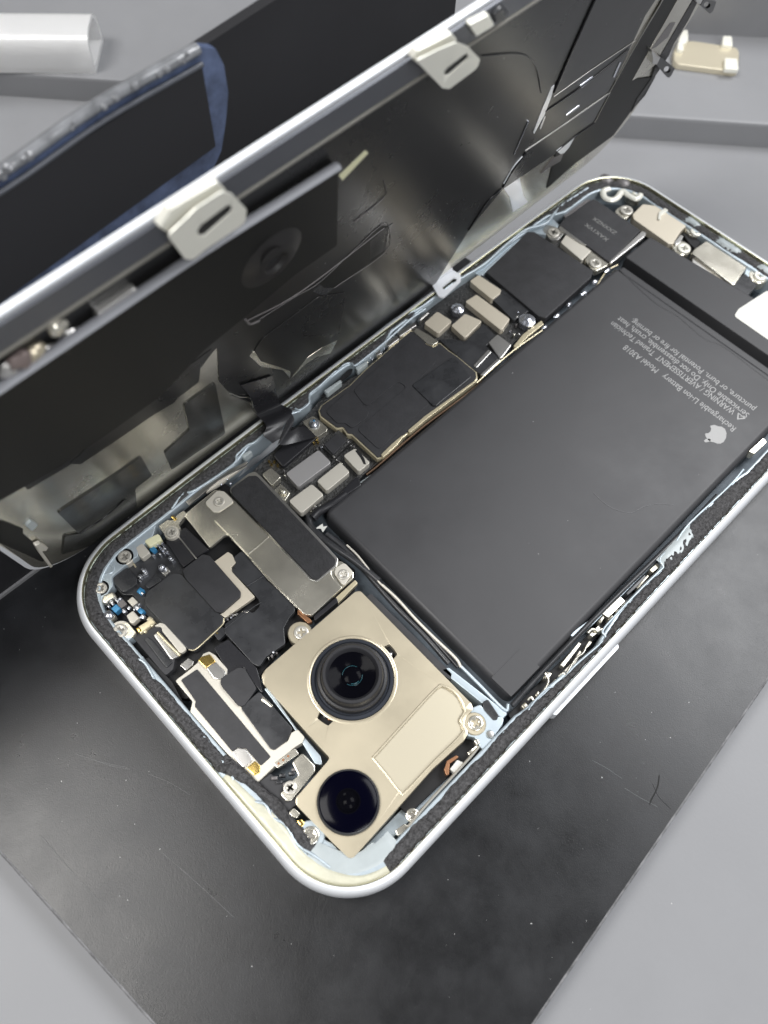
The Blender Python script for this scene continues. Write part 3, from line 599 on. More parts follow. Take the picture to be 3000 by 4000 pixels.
zs('pale_wedge', whitep, ph, 'Z4', [(735, 1195), (775, 1168), (778, 1185), (800, 1180), (775, 1215), (765, 1195)], -2.0, -2.2, r=.05, bev=.02)
rt = random.Random(11)
for z_, x0_, y0_, x1_, y1_, n_ in (('Z4', 830, 800, 885, 860, 5), ('Z4', 900, 720, 945, 760, 4), ('Z4', 560, 880, 600, 930, 3), ('Z4', 700, 1110, 760, 1060, 4), ('Z4', 740, 760, 790, 740, 3), ('Z4', 960, 330, 1240, 140, 12), ('Z5', 500, 640, 590, 670, 6), ('Z5', 600, 540, 560, 640, 4), ('Z6', 880, 930, 1010, 880, 9), ('Z6', 1180, 1120, 1130, 1170, 5), ('Z6', 690, 215, 790, 150, 5)):
    for k in range(n_):
        t_ = (k+.5)/n_; c = PH.at(z_, x0_+(x1_-x0_)*t_+rt.uniform(-8, 8), y0_+(y1_-y0_)*t_+rt.uniform(-8, 8), -1.7); bm = bmesh.new()
        box_bm(bm, c, rt.uniform(.25, .6), rt.uniform(.2, .35), -1.6+rt.uniform(-.2, .15), -2.9, ang=rt.choice((.0, 1.57))+rt.uniform(-.1, .1), bev=.06); link(bm, 'board_component', rt.choice((smds, smdg, cream, steel)), ph, 30)
# cables down the gap between boards and battery
def gap(m, pts, h, r, nm='cable'): return ztube(nm, m, ph, 'Z7', pts, h, r)
ztube('cable', blks, ph, 'Z4', [(700, 1130), (720, 1200), (830, 1290), (960, 1380), (1080, 1480)], -2.0, .7)
ztube('cable', flexm, ph, 'Z4', [(720, 1140), (760, 1100), (830, 1060), (900, 1010)], -1.6, .9)
gap(blks, [(520, -20), (640, 80), (760, 220), (900, 380), (1040, 520), (1180, 680)], -2.2, .5)
gap(flexm, [(560, 0), (700, 120), (860, 300), (1000, 440), (1140, 600), (1230, 700)], -2.6, .4)
gap(creamm, [(628, 40), (690, 100), (780, 215), (820, 260)], -1.6, .2, 'wire')
gap(creamm, [(818, 255), (900, 330), (1000, 440), (1100, 540), (1215, 650), (1245, 700)], -1.5, .28, 'wire')
gap(frame_in, [(1240, 690), (1350, 800), (1480, 930), (1500, 900)], -1.6, .3, 'wire')
zs('gap_tape', blk, ph, 'Z7', [(730, 320), (760, 300), (1200, 735), (1190, 770), (1150, 745)], -1.6, -4, r=.3)
zs('gap_tape', blks, ph, 'Z7', [(1360, 890), (1390, 870), (1450, 960), (1440, 985), (1420, 985), (1370, 930)], -1.0, -3, r=.4)
# --- long black bar + cream bracket
zs('bracket', cream, ph, 'Z6', [(630, 320), (650, 300), (815, 168), (870, 178), (935, 235), (1135, 440), (1400, 700), (1530, 585), (1565, 592), (1632, 655), (1630, 690), (1385, 915), (1335, 905), (1115, 690), (1003, 560), (890, 440), (870, 440), (782, 515)], -1.55, -2.2, r=.5, bev=.2, label='pale bent metal bracket beside the black bar')
zs('bracket_step', cream, ph, 'Z6', [(808, 350), (935, 248), (1130, 445), (1008, 553)], -1.25, -1.6, r=.2, bev=.12)
zs('bracket_step', cream, ph, 'Z6', [(1005, 556), (1133, 447), (1395, 706), (1420, 706), (1500, 640), (1500, 670), (1515, 700), (1565, 745), (1385, 912), (1335, 900)], -1.15, -1.6, r=.3, bev=.12)
ztube('bracket_fold', cream, ph, 'Z6', [(1008, 550), (1070, 500), (1130, 446)], -1.12, .16)
zs('bracket_lug', creamm, ph, 'Z6', [(752, 248), (825, 175), (865, 178), (930, 240), (840, 300), (805, 302)], -1.3, -1.6, r=.8, bev=.15)
zs('bracket_lug', creamm, ph, 'Z6', [(1515, 660), (1525, 630), (1575, 595), (1630, 655), (1575, 735), (1555, 720)], -1.1, -1.3, r=.8, bev=.15)
screw('Z6', 837, 238, -1.05, 32, ph); screw('Z6', 1570, 668, -.9, 34, ph)
zs('bar_edge', steel, ph, 'Z6', [(1010, 75), (1050, 60), (1085, 90), (1540, 575), (1530, 620), (1415, 715), (1375, 700), (900, 180), (905, 155)], -1.1, -3, r=.8, bev=.1)
zs('black_bar', blkr, ph, 'Z6', [(905, 165), (1010, 88), (1060, 85), (1525, 578), (1520, 610), (1415, 700), (1385, 692), (915, 200)], -.75, -2, r=.9, bev=.2)
zs('dark_flex', flexm, ph, 'Z6', [(1395, 915), (1530, 800), (1540, 830), (1400, 945)], -1.0, -3, r=.3, bev=.3)
zs('gold_contact', gold, ph, 'Z6', [(1520, 810), (1640, 700), (1655, 720), (1530, 850)], -2.0, -3, r=.2)
zs('copper_edge', copper, ph, 'Z6', [(1300, 870), (1370, 925), (1390, 950), (1360, 955), (1300, 900)], -1.9, -3, r=.2)
for k, (x, y) in enumerate(((850, 140), (885, 110), (862, 118), (905, 135))): blob('pin', smds, ph, PH.p(*PH.at('Z6', x, y, -1.6), -1.6), .28, .28, .3, .1, k)
zs('steel_spring', steel, ph, 'Z6', [(640, 240), (760, 140), (900, 50), (1010, 0), (1000, 20), (830, 120), (660, 260)], -.9, -1.3, r=.2)
zs('steel_spring', creamm, ph, 'Z3', [(880, 1000), (1000, 925), (1060, 890), (1065, 900), (960, 980), (890, 1020)], -1.3, -2, r=.1)
# --- left daughter board
zs('daughter_board', blks, ph, 'Z6', [(205, 700), (300, 625), (420, 560), (540, 480), (640, 640), (900, 930), (700, 1130), (470, 960), (400, 900), (330, 790), (270, 790), (220, 740)], -2.6, -3.6, r=.5)
zs('flex_cable', flexm, ph, 'Z6', [(520, 470), (640, 388), (780, 520), (625, 630)], -2.0, -2.8, r=.3, bev=.25)
ztube('flex_crease', steel, ph, 'Z6', [(590, 435), (650, 510), (715, 590)], -2.05, .16)
zs('steel_cover', campc, ph, 'Z6', [(800, 600), (890, 535), (915, 552), (938, 600), (910, 625), (916, 655), (1050, 800), (1010, 830), (875, 925), (845, 905)], -1.9, -2.8, r=.3)
zs('black_pad', blk, ph, 'Z6', [(622, 648), (632, 632), (742, 548), (782, 558), (965, 768), (962, 800), (852, 895), (818, 890), (640, 695)], -1.2, -2.6, r=.7, bev=.15)
zs('black_tape', blks, ph, 'Z6', [(920, 570), (975, 525), (1095, 655), (1115, 700), (1282, 835), (1285, 885), (1252, 925), (1220, 985), (1228, 1078), (1115, 1155), (1075, 1215), (1035, 1195), (868, 1010), (872, 960), (1000, 870), (1035, 900), (1078, 855), (1070, 815), (1003, 740), (908, 645), (940, 600)], -1.75, -2.8, r=.6, bev=.15)
ztube('tape_crease', blks, ph, 'Z6', [(1000, 740), (1110, 672)], -1.72, .14)
ztube('tape_crease', blks, ph, 'Z6', [(870, 990), (1000, 890), (1090, 830)], -1.72, .1)
zs('square_chip', blks, ph, 'Z6', [(398, 808), (415, 768), (560, 662), (610, 662), (865, 925), (858, 958), (692, 1112), (655, 1110), (405, 855)], -1.5, -2.7, r=1.1, bev=.15)
ztube('chip_gold_edge', gold, ph, 'Z6', [(660, 1112), (700, 1110), (780, 1040), (858, 965), (866, 930)], -1.8, .13)
zs('black_lug', blks, ph, 'Z6', [(805, 1020), (860, 975), (885, 1010), (835, 1060)], -1.9, -3, r=.3); lathe('gold_dot', goldb, ph, PH.at('Z6', 826, 1015, -1.85), [(0, -1.8), (.15, -1.8), (.18, -1.95)], 10)
zs('black_pad', blks, ph, 'Z6', [(200, 700), (215, 680), (300, 622), (355, 690), (352, 730), (285, 775), (258, 768)], -1.7, -2.7, r=.7, bev=.25)
zs('black_pad', blks, ph, 'Z6', [(398, 735), (460, 668), (500, 690), (495, 712), (420, 755)], -2.0, -2.7, r=.4, bev=.2)
zs('yellow_pad', yellow, ph, 'Z6', [(392, 470), (480, 425), (502, 462), (430, 508)], -1.0, -2.5, r=.5, bev=.25)
zs('spring_clip', creamm, ph, 'Z6', [(345, 510), (385, 482), (432, 540), (385, 578), (365, 560)], -1.1, -2.5, r=.4, bev=.2)
zs('spring_clip', steel, ph, 'Z6', [(320, 525), (350, 510), (375, 545), (340, 565)], -1.4, -2.5, r=.3)
zs('screw_lug', cream, ph, 'Z6', [(478, 385), (535, 345), (560, 350), (600, 310), (630, 290), (650, 310), (600, 370), (612, 395), (560, 452), (520, 440)], -1.3, -2.5, r=.4, bev=.15)
zs('gold_finger', goldb, ph, 'Z6', [(552, 330), (568, 320), (590, 340), (575, 352)], -1.1, -1.4, r=.1)
for x, y, r in ((280, 562, 40), (557, 418, 32), (140, 748, 36), (253, 1000, 44), (1322, 1010, 44)):
    screw('Z6', x, y, -.75, r, ph, ang=.3+x*.01)
    c = PH.at('Z6', x, y, -1); rr = r*.6631*145/FP; lathe('screw_seat', creamm, ph, c, [(0, -1.15), (rr*1.3, -1.15), (rr*1.38, -1.25), (rr*1.38, -3.2)], 28)
zs('screw_lug', cream, ph, 'Z6', [(255, 955), (300, 950), (350, 1010), (330, 1040), (270, 1045)], -1.1, -2.5, r=.4)
zs('spring_clip', cream, ph, 'Z6', [(155, 790), (215, 765), (232, 800), (170, 840), (140, 830)], -1.0, -2.5, r=.6, bev=.35)
zs('spring_clip', cream, ph, 'Z6', [(130, 900), (190, 870), (235, 915), (190, 955), (150, 940)], -1.1, -2.5, r=.6, bev=.4)
blob('solder_blob', smds, ph, PH.p(*PH.at('Z6', 183, 908, -.7), -1.0), .9, .8, .5, .15, 3)
zs('spring_clip', creamm, ph, 'Z6', [(290, 910), (330, 880), (370, 925), (330, 960), (310, 950)], -1.2, -2.5, r=.3, bev=.2)
zs('gold_finger', gold, ph, 'Z6', [(345, 985), (440, 925), (465, 950), (375, 1020)], -1.2, -2.5, r=.3, bev=.3)
zs('gold_finger', goldb, ph, 'Z6', [(343, 985), (365, 975), (385, 1000), (365, 1012)], -1.1, -2, r=.2, bev=.2)
for x, y, rx in ((500, 632, .75), (552, 578, .5)): blob('solder_blob', smds, ph, PH.p(*PH.at('Z6', x, y, -1.8), -1.9), rx, rx*.9, .7, .12, x)
zs('solder_pad', steel, ph, 'Z6', [(490, 650), (530, 620), (552, 650), (520, 680)], -2.2, -2.7, r=.3)
# small parts soldered on the board: individually placed
sm = [('ZA', 960, 125, 60, 45, smdb), ('ZA', 1010, 75, 28, 18, smds), ('ZA', 1030, 95, 30, 18, smds), ('ZA', 965, 190, 32, 26, smds), ('ZA', 990, 60, 20, 14, smds), ('ZA', 1060, 130, 34, 22, smds), ('ZA', 1085, 115, 34, 18, smds), ('ZA', 1080, 160, 30, 20, smds), ('ZA', 1110, 150, 26, 24, smds), ('ZA', 1035, 175, 34, 18, smds), ('ZA', 1120, 170, 28, 12, smds), ('ZA', 1060, 60, 16, 22, smds), ('ZA', 1165, 235, 34, 30, smds),
      ('ZA', 850, 345, 44, 22, smds), ('ZA', 870, 370, 44, 22, smds), ('ZA', 880, 350, 40, 18, smds), ('ZA', 825, 415, 44, 30, smds), ('ZA', 860, 400, 26, 20, smds), ('ZA', 890, 390, 22, 26, smds), ('ZA', 815, 460, 30, 10, smds), ('ZA', 825, 575, 60, 50, smdb), ('ZA', 845, 600, 30, 20, smds),
      ('ZA', 525, 710, 40, 24, smds), ('ZA', 575, 680, 46, 26, smds), ('ZA', 605, 655, 30, 24, smds), ('ZA', 560, 765, 70, 58, smdb), ('ZA', 625, 715, 70, 62, smdg), ('ZA', 740, 690, 84, 56, creamm), ('ZA', 650, 785, 50, 26, smds), ('ZA', 700, 755, 34, 30, smds), ('ZA', 640, 800, 34, 14, smds), ('ZA', 790, 750, 56, 40, smds), ('ZA', 830, 790, 60, 40, smdb), ('ZA', 850, 850, 46, 34, smds), ('ZA', 820, 860, 26, 30, smds), ('ZA', 760, 770, 24, 24, smds), ('ZA', 480, 740, 30, 20, smds), ('ZA', 810, 720, 18, 30, smds), ('ZA', 925, 880, 50, 40, camp), ('ZA', 950, 930, 40, 40, camp), ('ZA', 860, 1000, 60, 22, gold), ('ZA', 930, 770, 22, 14, smds), ('ZA', 755, 290, 22, 14, gold)]
for z, x, y, a, b, mm_ in sm:
    hh = -1.5+random.uniform(-.25, .2); c = PH.at(z, x, y, hh); k = ZW[z][2]/20.5; bm = bmesh.new()
    box_bm(bm, c, a*k*1.05, b*k*1.2, hh, -2.9, ang=.93-.78+random.uniform(-.15, .15)-.05, bev=.1); link(bm, 'board_component', mm_, ph, 30)
# --- round-ended metal speaker window lower left
zs('earpiece_housing', blk, ph, 'ZA', [(730, 1060), (800, 1010), (900, 1000), (1040, 920), (1090, 930), (1330, 1200), (1200, 1300), (1180, 1420), (1100, 1490), (1040, 1430)], -1.9, -4, r=.4, bev=.2)
zs('earpiece_frame', blks, ph, 'ZA', [(860, 1090), (900, 1070), (960, 1110), (1170, 1350), (1120, 1400), (1090, 1390)], -1.65, -2, r=.3, bev=.15)
zs('earpiece_mesh', steel, ph, 'ZA', [(960, 1050), (1000, 1020), (1250, 1280), (1170, 1315), (1150, 1310)], -1.6, -2.2, r=.3, bev=.3)
zs('earpiece_lip', creamm, ph, 'ZA', [(960, 960), (1040, 915), (1090, 935), (1330, 1200), (1260, 1260), (1060, 1010), (1050, 960)], -1.45, -2.2, r=.6, bev=.35)
ztube('earpiece_trim', gold, ph, 'ZA', [(1010, 1025), (1130, 1150), (1255, 1275)], -1.45, .25)
zs('dark_channel', deep, ph, 'Z8', [(390, 100), (440, 90), (560, 215), (620, 330), (660, 380), (640, 400), (500, 240)], -2, -4, r=.3)
# --- receiver module
zs('module_frame', creamm, ph, 'Z8', [(575, 210), (655, 150), (690, 118), (722, 70), (752, 58), (785, 78), (848, 150), (845, 182), (812, 205), (860, 280), (960, 390), (1085, 572), (1160, 522), (1178, 480), (1212, 462), (1248, 502), (1235, 532), (1190, 560), (1005, 738), (985, 742), (820, 560), (653, 372), (665, 318)], -1.45, -3.4, r=.4, bev=.15)
zs('module_pad', blk, ph, 'Z8', [(605, 207), (690, 150), (1072, 605), (1020, 652), (942, 562), (900, 556), (872, 578), (678, 345), (682, 318)], -1.25, -1.6, r=.3, bev=.08)
zs('module_pad', blk, ph, 'Z8', [(808, 215), (822, 190), (905, 140), (935, 145), (1000, 250), (965, 300), (930, 345), (900, 338), (820, 245)], -.95, -1.6, r=.8, bev=.12)
zs('module_pad', blks, ph, 'Z8', [(915, 352), (1012, 265), (1185, 458), (1155, 520), (1092, 570), (1068, 562)], -1.15, -1.6, r=.5, bev=.1)
zs('dark_flex', flexm, ph, 'Z8', [(775, 40), (850, -5), (1000, 145), (1012, 190), (1035, 290), (985, 225), (930, 140), (845, 175), (835, 140)], -1.5, -3, r=.4, bev=.25)
zs('contact_spring', steel, ph, 'Z8', [(735, 140), (785, 112), (840, 168), (828, 195), (800, 205), (775, 198)], -1.1, -1.5, r=.4, bev=.15)
zs('contact_spring', goldb, ph, 'Z8', [(695, 105), (712, 85), (755, 72), (785, 110), (735, 145)], -1.0, -1.5, r=.2, bev=.15)
zs('contact_spring', steel, ph, 'Z8', [(868, 580), (900, 556), (940, 562), (985, 620), (930, 670), (880, 605)], -1.15, -1.5, r=.8, bev=.2)
zs('contact_spring', goldb, ph, 'Z8', [(940, 665), (990, 622), (1022, 655), (1015, 690), (985, 705)], -1.3, -1.8, r=.3, bev=.3)
zs('small_bracket', steel, ph, 'Z8', [(600, 130), (645, 92), (672, 110), (665, 130), (630, 158)], -1.1, -2.4, r=.2, bev=.12)
zs('small_bracket', cream, ph, 'Z8', [(1030, 290), (1085, 340), (1075, 350), (1020, 310)], -1.1, -2, r=.1)
zs('contact_strip', cream, ph, 'Z8', [(1085, 640), (1195, 558), (1218, 590), (1105, 665)], -1.4, -2.6, r=.2, bev=.12)
for x, y in ((1112, 640), (1136, 622), (1162, 602)): lathe('contact_dot', copper, ph, PH.at('Z8', x, y, -1.35), [(0, -1.34), (.2, -1.34), (.2, -1.5)], 12)
zs('black_socket', blk, ph, 'Z8', [(975, 765), (1070, 690), (1110, 720), (1210, 800), (1230, 830), (1165, 890), (1060, 840), (1000, 830)], -1.7, -4, r=.3, bev=.2)
for k, (x, y) in enumerate(((1090, 715), (1115, 735), (1150, 745), (1180, 690), (1195, 670), (1130, 700), (1160, 780))):
    bm = bmesh.new(); box_bm(bm, PH.at('Z8', x, y, -1.2), 1.0, .5, -1.2-.1*k % .3, -2.5, ang=.9, bev=.1); link(bm, 'socket_rib', blks if k % 2 else smdg, ph, 30)
zs('grey_bracket', cream, ph, 'Z8', [(1180, 635), (1235, 583), (1300, 650), (1302, 680), (1180, 830), (1155, 838), (1118, 800), (1170, 740), (1215, 700)], -1.0, -1.6, r=.5, bev=.2)
screw('Z8', 1172, 765, -.7, 36, ph, ang=.2)
zs('camera_clip', cream, ph, 'Z8', [(1165, 895), (1190, 868), (1225, 900), (1205, 925), (1180, 915)], -1.0, -2, r=.3); zs('camera_clip', goldb, ph, 'Z8', [(1205, 935), (1230, 928), (1250, 950), (1235, 968), (1222, 965)], -1.0, -2, r=.2)
screw('Z8', 1278, 1012, -.7, 46, ph, cream, ang=.5)
c = PH.at('Z8', 1278, 1012, -1); lathe('screw_seat', frame_in, ph, c, [(0, -1.1), (2.1, -1.1), (2.25, -1.25), (2.25, -3.2)], 28)
zs('black_tab', blks, ph, 'Z8', [(1125, 880), (1150, 870), (1190, 930), (1160, 945)], -1.6, -3, r=.4, bev=.2)
lathe('frame_boss', frame_in, ph, PH.at('Z7', 510, 1710, -1.1), [(0, -1.6), (.5, -1.6), (.6, -1.0), (1.0, -.95), (1.1, -1.4)], 24)
zs('blue_sensor', smdb, ph, 'Z8', [(925, 740), (940, 745), (965, 775), (955, 785), (935, 765)], -1.4, -2, r=.2)
zs('black_tab', blks, ph, 'Z8', [(870, 690), (900, 700), (985, 800), (1000, 830), (960, 820), (885, 740)], -1.7, -3, r=.3)
zs('wall_plate', frame_in, ph, 'Z8', [(1035, 250), (1060, 250), (1200, 450), (1330, 600), (1340, 650), (1300, 640), (1180, 440)], -1.9, -3.5, r=.3)
# ------------- rear camera module (its own part with sub-parts)
cplate = [(168, 745), (190, 712), (675, 292), (702, 288), (1300, 895), (1312, 925), (1275, 965), (1262, 1005), (1285, 1055), (1262, 1095), (1090, 1250), (665, 1728), (640, 1732), (545, 1640), (352, 1440), (355, 1405), (520, 1215), (538, 1190), (500, 1150), (400, 1040), (178, 790)]
CH = -.6
l1 = PH.at('Z7', 659, 762, CH); l2 = PH.at('Z7', 637, 1428, CH)
circ1 = []
aa = [math.atan2(*(np.array(PH.at('Z7', x, y, CH))-np.array(l1))[::-1]) for x, y in ((870, 620), (520, 975))]
for i in range(72):
    a = 2*math.pi*i/72; r = 7.05
    for a0 in aa:
        dd = (a-a0+math.pi) % (2*math.pi)-math.pi
        if abs(dd) < .17: r = 8.75
    circ1.append((l1[0]+r*math.cos(a), l1[1]+r*math.sin(a)))
recp = [(768, 1190), (1105, 822), (1150, 802), (1225, 850), (1262, 930), (1238, 985), (1255, 1045), (945, 1368), (915, 1368)]
cm = slab('rear_camera_module', camp, ph, tr('Z7', cplate, CH), CH, -5, r=.9, bev=.22, holes=[circ1, tr('Z7', recp, CH)], hr=.25, label='cream metal twin camera plate')
zs('recessed_panel', campl, cm, 'Z7', [(740, 1190), (1105, 795), (1150, 780), (1245, 840), (1285, 930), (1255, 985), (1275, 1050), (950, 1390), (905, 1395)], CH-.38, CH-.8, r=.6, bev=.1)
# raised bead around recess
rc2 = recp+[recp[0], recp[1]]
ztube('pressed_bead', camp, cm, 'Z7', [(766, 1190), (935, 1003), (1105, 820), (1150, 800), (1228, 850), (1266, 930), (1240, 985), (1258, 1047), (1100, 1210), (945, 1372), (912, 1372), (840, 1280), (766, 1190)], CH-.02, .22, flat=.45)
pr = [(l1[0]+7.9*math.cos(t_), l1[1]+7.9*math.sin(t_)) for t_ in [2*math.pi*i/30 for i in range(31)] if all(abs((t_-a0+math.pi) % (2*math.pi)-math.pi) > .3 for a0 in aa)]
lathe('pressed_ring', camp, cm, l1, [(7.05, CH-.05), (7.15, CH+.03), (7.5, CH+.05), (7.7, CH-.02)], 72)
lathe('well', deep, cm, l1, [(9.0, CH-1.2), (5, CH-1.3), (0, CH-1.3)], 40)
for x, y in ((865, 630), (512, 960)):
    c = PH.at('Z7', x, y, CH-.6); blob('solder_blob', smds, cm, PH.p(*c, CH-.7), .45, .45, .4, .1, x)
    c = PH.at('Z7', x+(18 if x > 700 else 35), y+(40 if x > 700 else 12), CH-.8); bm = bmesh.new(); box_bm(bm, c, 1.3, .8, CH-.85, CH-1.2, .8, .1); link(bm, 'copper_pad', copper, cm)
lathe('main_lens_base', lensr, cm, l1, [(6.95, CH-1.0), (6.95, CH+.15), (6.8, CH+.3), (6.4, CH+.3), (6.2, CH+.05), (5.9, CH+.0)], 72)
lathe('main_lens_barrel', lensw, cm, l1, [(5.95, CH-.3), (5.9, CH+1.2), (5.75, CH+1.45), (5.4, CH+1.5), (5.25, CH+1.7), (5.1, CH+3.0), (4.9, CH+3.2), (4.45, CH+3.2), (4.25, CH+3.0), (3.9, CH+2.3)], 72)
tealm = mat('reflection_teal', (.02, .08, .10), .2, spec=.5)  # teal arc tubes stand in for the lens's cyan reflections
for a0_, a1_, rr_ in ((1.9, 3.9, 1.66), (-1.3, .9, 1.66), (-.9, .1, 1.4)):
    tube('reflection_arc', tealm, cm, [(l1[0]+rr_*math.cos(a0_+(a1_-a0_)*k/8), l1[1]+rr_*math.sin(a0_+(a1_-a0_)*k/8), CH+1.93) for k in range(9)], .035 if rr_ > 1.5 else .06, 6, flat=.5)
lathe('main_lens_glass', glassb, cm, l1, [(4.0, CH+2.4), (3.4, CH+2.25), (2.6, CH+2.0), (1.9, CH+1.7), (1.85, CH+1.78), (1.2, CH+2.0), (.6, CH+2.1), (0, CH+2.13)], 56)
lathe('wide_lens_base', blks, cm, l2, [(5.0, CH-.2), (4.98, CH+.35), (4.85, CH+.6), (4.7, CH+.75), (4.5, CH+.8)], 64)
lathe('wide_lens_glass', glassn, cm, l2, [(4.62, CH+.78), (4.4, CH+.95), (3.2, CH+1.15), (1.9, CH+1.2)], 64)
lathe('wide_lens_cone', glassb, cm, l2, [(1.95, CH+1.2), (1.75, CH+1.2), (1.5, CH+.9), (1.1, CH+.7), (.95, CH+.78), (.5, CH+.95), (0, CH+1.0)], 48)
c = PH.at('Z7', 375, 515, -1.0); lathe('screw_seat', camp, ph, c, [(0, -1.0), (1.95, -1.0), (2.1, -1.15), (2.1, -3)], 32)
screw('Z7', 1325, 1000, -.7, 42, ph, cream, ang=.3); c = PH.at('Z7', 1320, 1005, -1); lathe('screw_seat', camp, ph, c, [(0, -.95), (1.75, -.95), (1.9, -1.1), (1.9, -3)], 32)
# strip beside camera (right bottom): connector etc
zs('copper_clip', copper, ph, 'Z7', [(1155, 1250), (1170, 1205), (1220, 1175), (1235, 1185), (1185, 1220), (1180, 1280), (1165, 1285)], -1.5, -3, r=.2, bev=.1)
zs('white_block', whitep, ph, 'Z7', [(1185, 1250), (1225, 1200), (1260, 1215), (1215, 1275)], -1.2, -3, r=.2, bev=.1)
for z, x, y, r in (('Z7', 985, 1500, 38), ('Z7', 865, 1645, 30)): screw(z, x, y, -1.4, r, ph, cream)
zs('cream_contact', cream, ph, 'Z7', [(890, 1580), (940, 1545), (970, 1560), (930, 1600), (900, 1610)], -1.4, -2.6, r=.2, bev=.2)
zs('cream_contact', cream, ph, 'Z7', [(1280, 1160), (1330, 1120), (1335, 1135), (1290, 1175)], -1.2, -2.6, r=.1)
zs('cream_contact', cream, ph, 'Z7', [(1315, 1095), (1335, 1085), (1350, 1110), (1330, 1120)], -.9, -2.6, r=.2)
# --- right channel between battery and frame: small contacts and springs
zs('channel_floor', deep, ph, 'S', [(1985, 2790), (2130, 2640), (2700, 2090), (3100, 1700), (3080, 1760), (2560, 2260), (2200, 2620), (2010, 2830)], -3, -5, r=.2)
chan = [([(5, 1520), (75, 1440), (95, 1455), (30, 1560)], creamm), ([(60, 1420), (85, 1395), (105, 1420), (80, 1445)], smds), ([(312, 1155), (432, 1008), (450, 1022), (335, 1172)], cream), ([(500, 960), (560, 900), (590, 940), (560, 945), (520, 975)], cream), ([(585, 825), (700, 712), (735, 742), (625, 850)], cream), ([(700, 785), (745, 735), (762, 748), (715, 800)], cream), ([(665, 800), (705, 790), (710, 805), (680, 825)], steel), ([(200, 1240), (225, 1200), (262, 1210), (235, 1250)], cream), ([(740, 690), (790, 640), (860, 570), (870, 585), (800, 660), (750, 705)], blks), ([(800, 650), (880, 570), (890, 580), (815, 665)], steel), ([(840, 650), (900, 590), (908, 598), (850, 660)], copper), ([(890, 540), (940, 495), (960, 520), (910, 560)], smds), ([(1060, 340), (1150, 240), (1158, 250), (1070, 350)], cream), ([(1170, 230), (1390, 0), (1397, 8), (1180, 240)], cream), ([(340, 1190), (400, 1130), (440, 1060), (450, 1075), (410, 1150), (350, 1205)], creamm), ([(250, 1280), (280, 1245), (300, 1260), (275, 1290)], smds), ([(150, 1350), (170, 1320), (180, 1340), (160, 1365)], smds), ([(460, 1060), (500, 1000), (520, 1010), (490, 1045)], smds), ([(560, 870), (590, 835), (600, 850), (575, 890)], smds), ([(620, 860), (650, 830), (660, 845), (630, 870)], steel), ([(905, 520), (930, 490), (950, 500), (920, 535)], blks)]
crd = mat('contact_dim', (.36, .34, .28), .3, .7)
for p_, mm_ in chan: zs('side_contact', crd if mm_ in (smds, steel) else mm_, ph, 'Z19', p_, -1.3+random.uniform(-.5, .1), -3.4, r=.15, bev=.12)
zs('side_wall', frame_in, ph, 'Z19', [(370, 960), (520, 850), (700, 680), (960, 440), (970, 452), (720, 700), (540, 880), (420, 990)], -1.6, -3.4, r=.2)
ztube('battery_side_strip', blks, ph, 'Z19', [(0, 1420), (200, 1200), (430, 960), (700, 690), (1050, 350), (1330, 60)], -1.4, .45)
ztube('spring_wire', cream, ph, 'Z19', [(100, 1385), (125, 1365), (150, 1385), (220, 1300), (235, 1250), (215, 1210)], -.9, .22)
ztube('spring_wire', cream, ph, 'Z19', [(490, 950), (520, 925), (550, 935), (585, 925)], -.9, .25)
ztube('spring_wire', cream, ph, 'Z19', [(300, 1230), (330, 1210), (350, 1215), (410, 1120), (460, 1080), (480, 1040)], -1.0, .18)
zs('side_contact', cream, ph, 'Z9', [(1575, 180), (1640, 120), (1655, 140), (1600, 190)], -1, -3, r=.3)
# left rail small bright parts (between board and hinge)
for p_ in ([(1175, 135), (1265, 80), (1285, 95), (1190, 160)], [(1110, 195), (1175, 150), (1190, 170), (1130, 215)], [(1055, 240), (1085, 225), (1095, 250), (1065, 262)], [(950, 325), (1010, 290), (1020, 300), (965, 345)], [(780, 450), (870, 390), (880, 400), (800, 465)], [(330, 800), (380, 770), (395, 780), (350, 815)], [(1290, 60), (1340, 20), (1350, 30), (1300, 75)]):
    zs('rail_contact', steel if p_[0][0] > 1000 else gluew, ph, 'Z4', p_, -.9, -2.5, r=.25, bev=.25)
zs('rail_slot', deep, ph, 'Z4', [(760, 480), (860, 390), (910, 340), (940, 330), (930, 360), (840, 430), (780, 490)], -1.85, -2, r=.3, bev=0)
# volume button
bm = bmesh.new()
bq = [(77.75, 47.8), (78.35, 48.4), (78.35, 65.2), (77.75, 65.8)]
slab_bm(bm, PH, bq, -2.4, -5.2, r=.3, bev=.3); link(bm, 'volume_button', frame_out, ph)
# tab at the hinge
zs('hinge_tab', whiteg, ph, 'Z5', [(200, 440), (285, 385), (332, 412), (332, 440), (258, 510), (235, 505)], .6, .15, r=.7, bev=.15, holes=[[(248, 468), (300, 425), (315, 428), (312, 440), (262, 478)]], hr=.3)
zs('hinge_tab', whiteg, ph, 'Z5', [(168, 412), (258, 350), (300, 385), (205, 445)], 1.4, .9, r=.4, bev=.15)
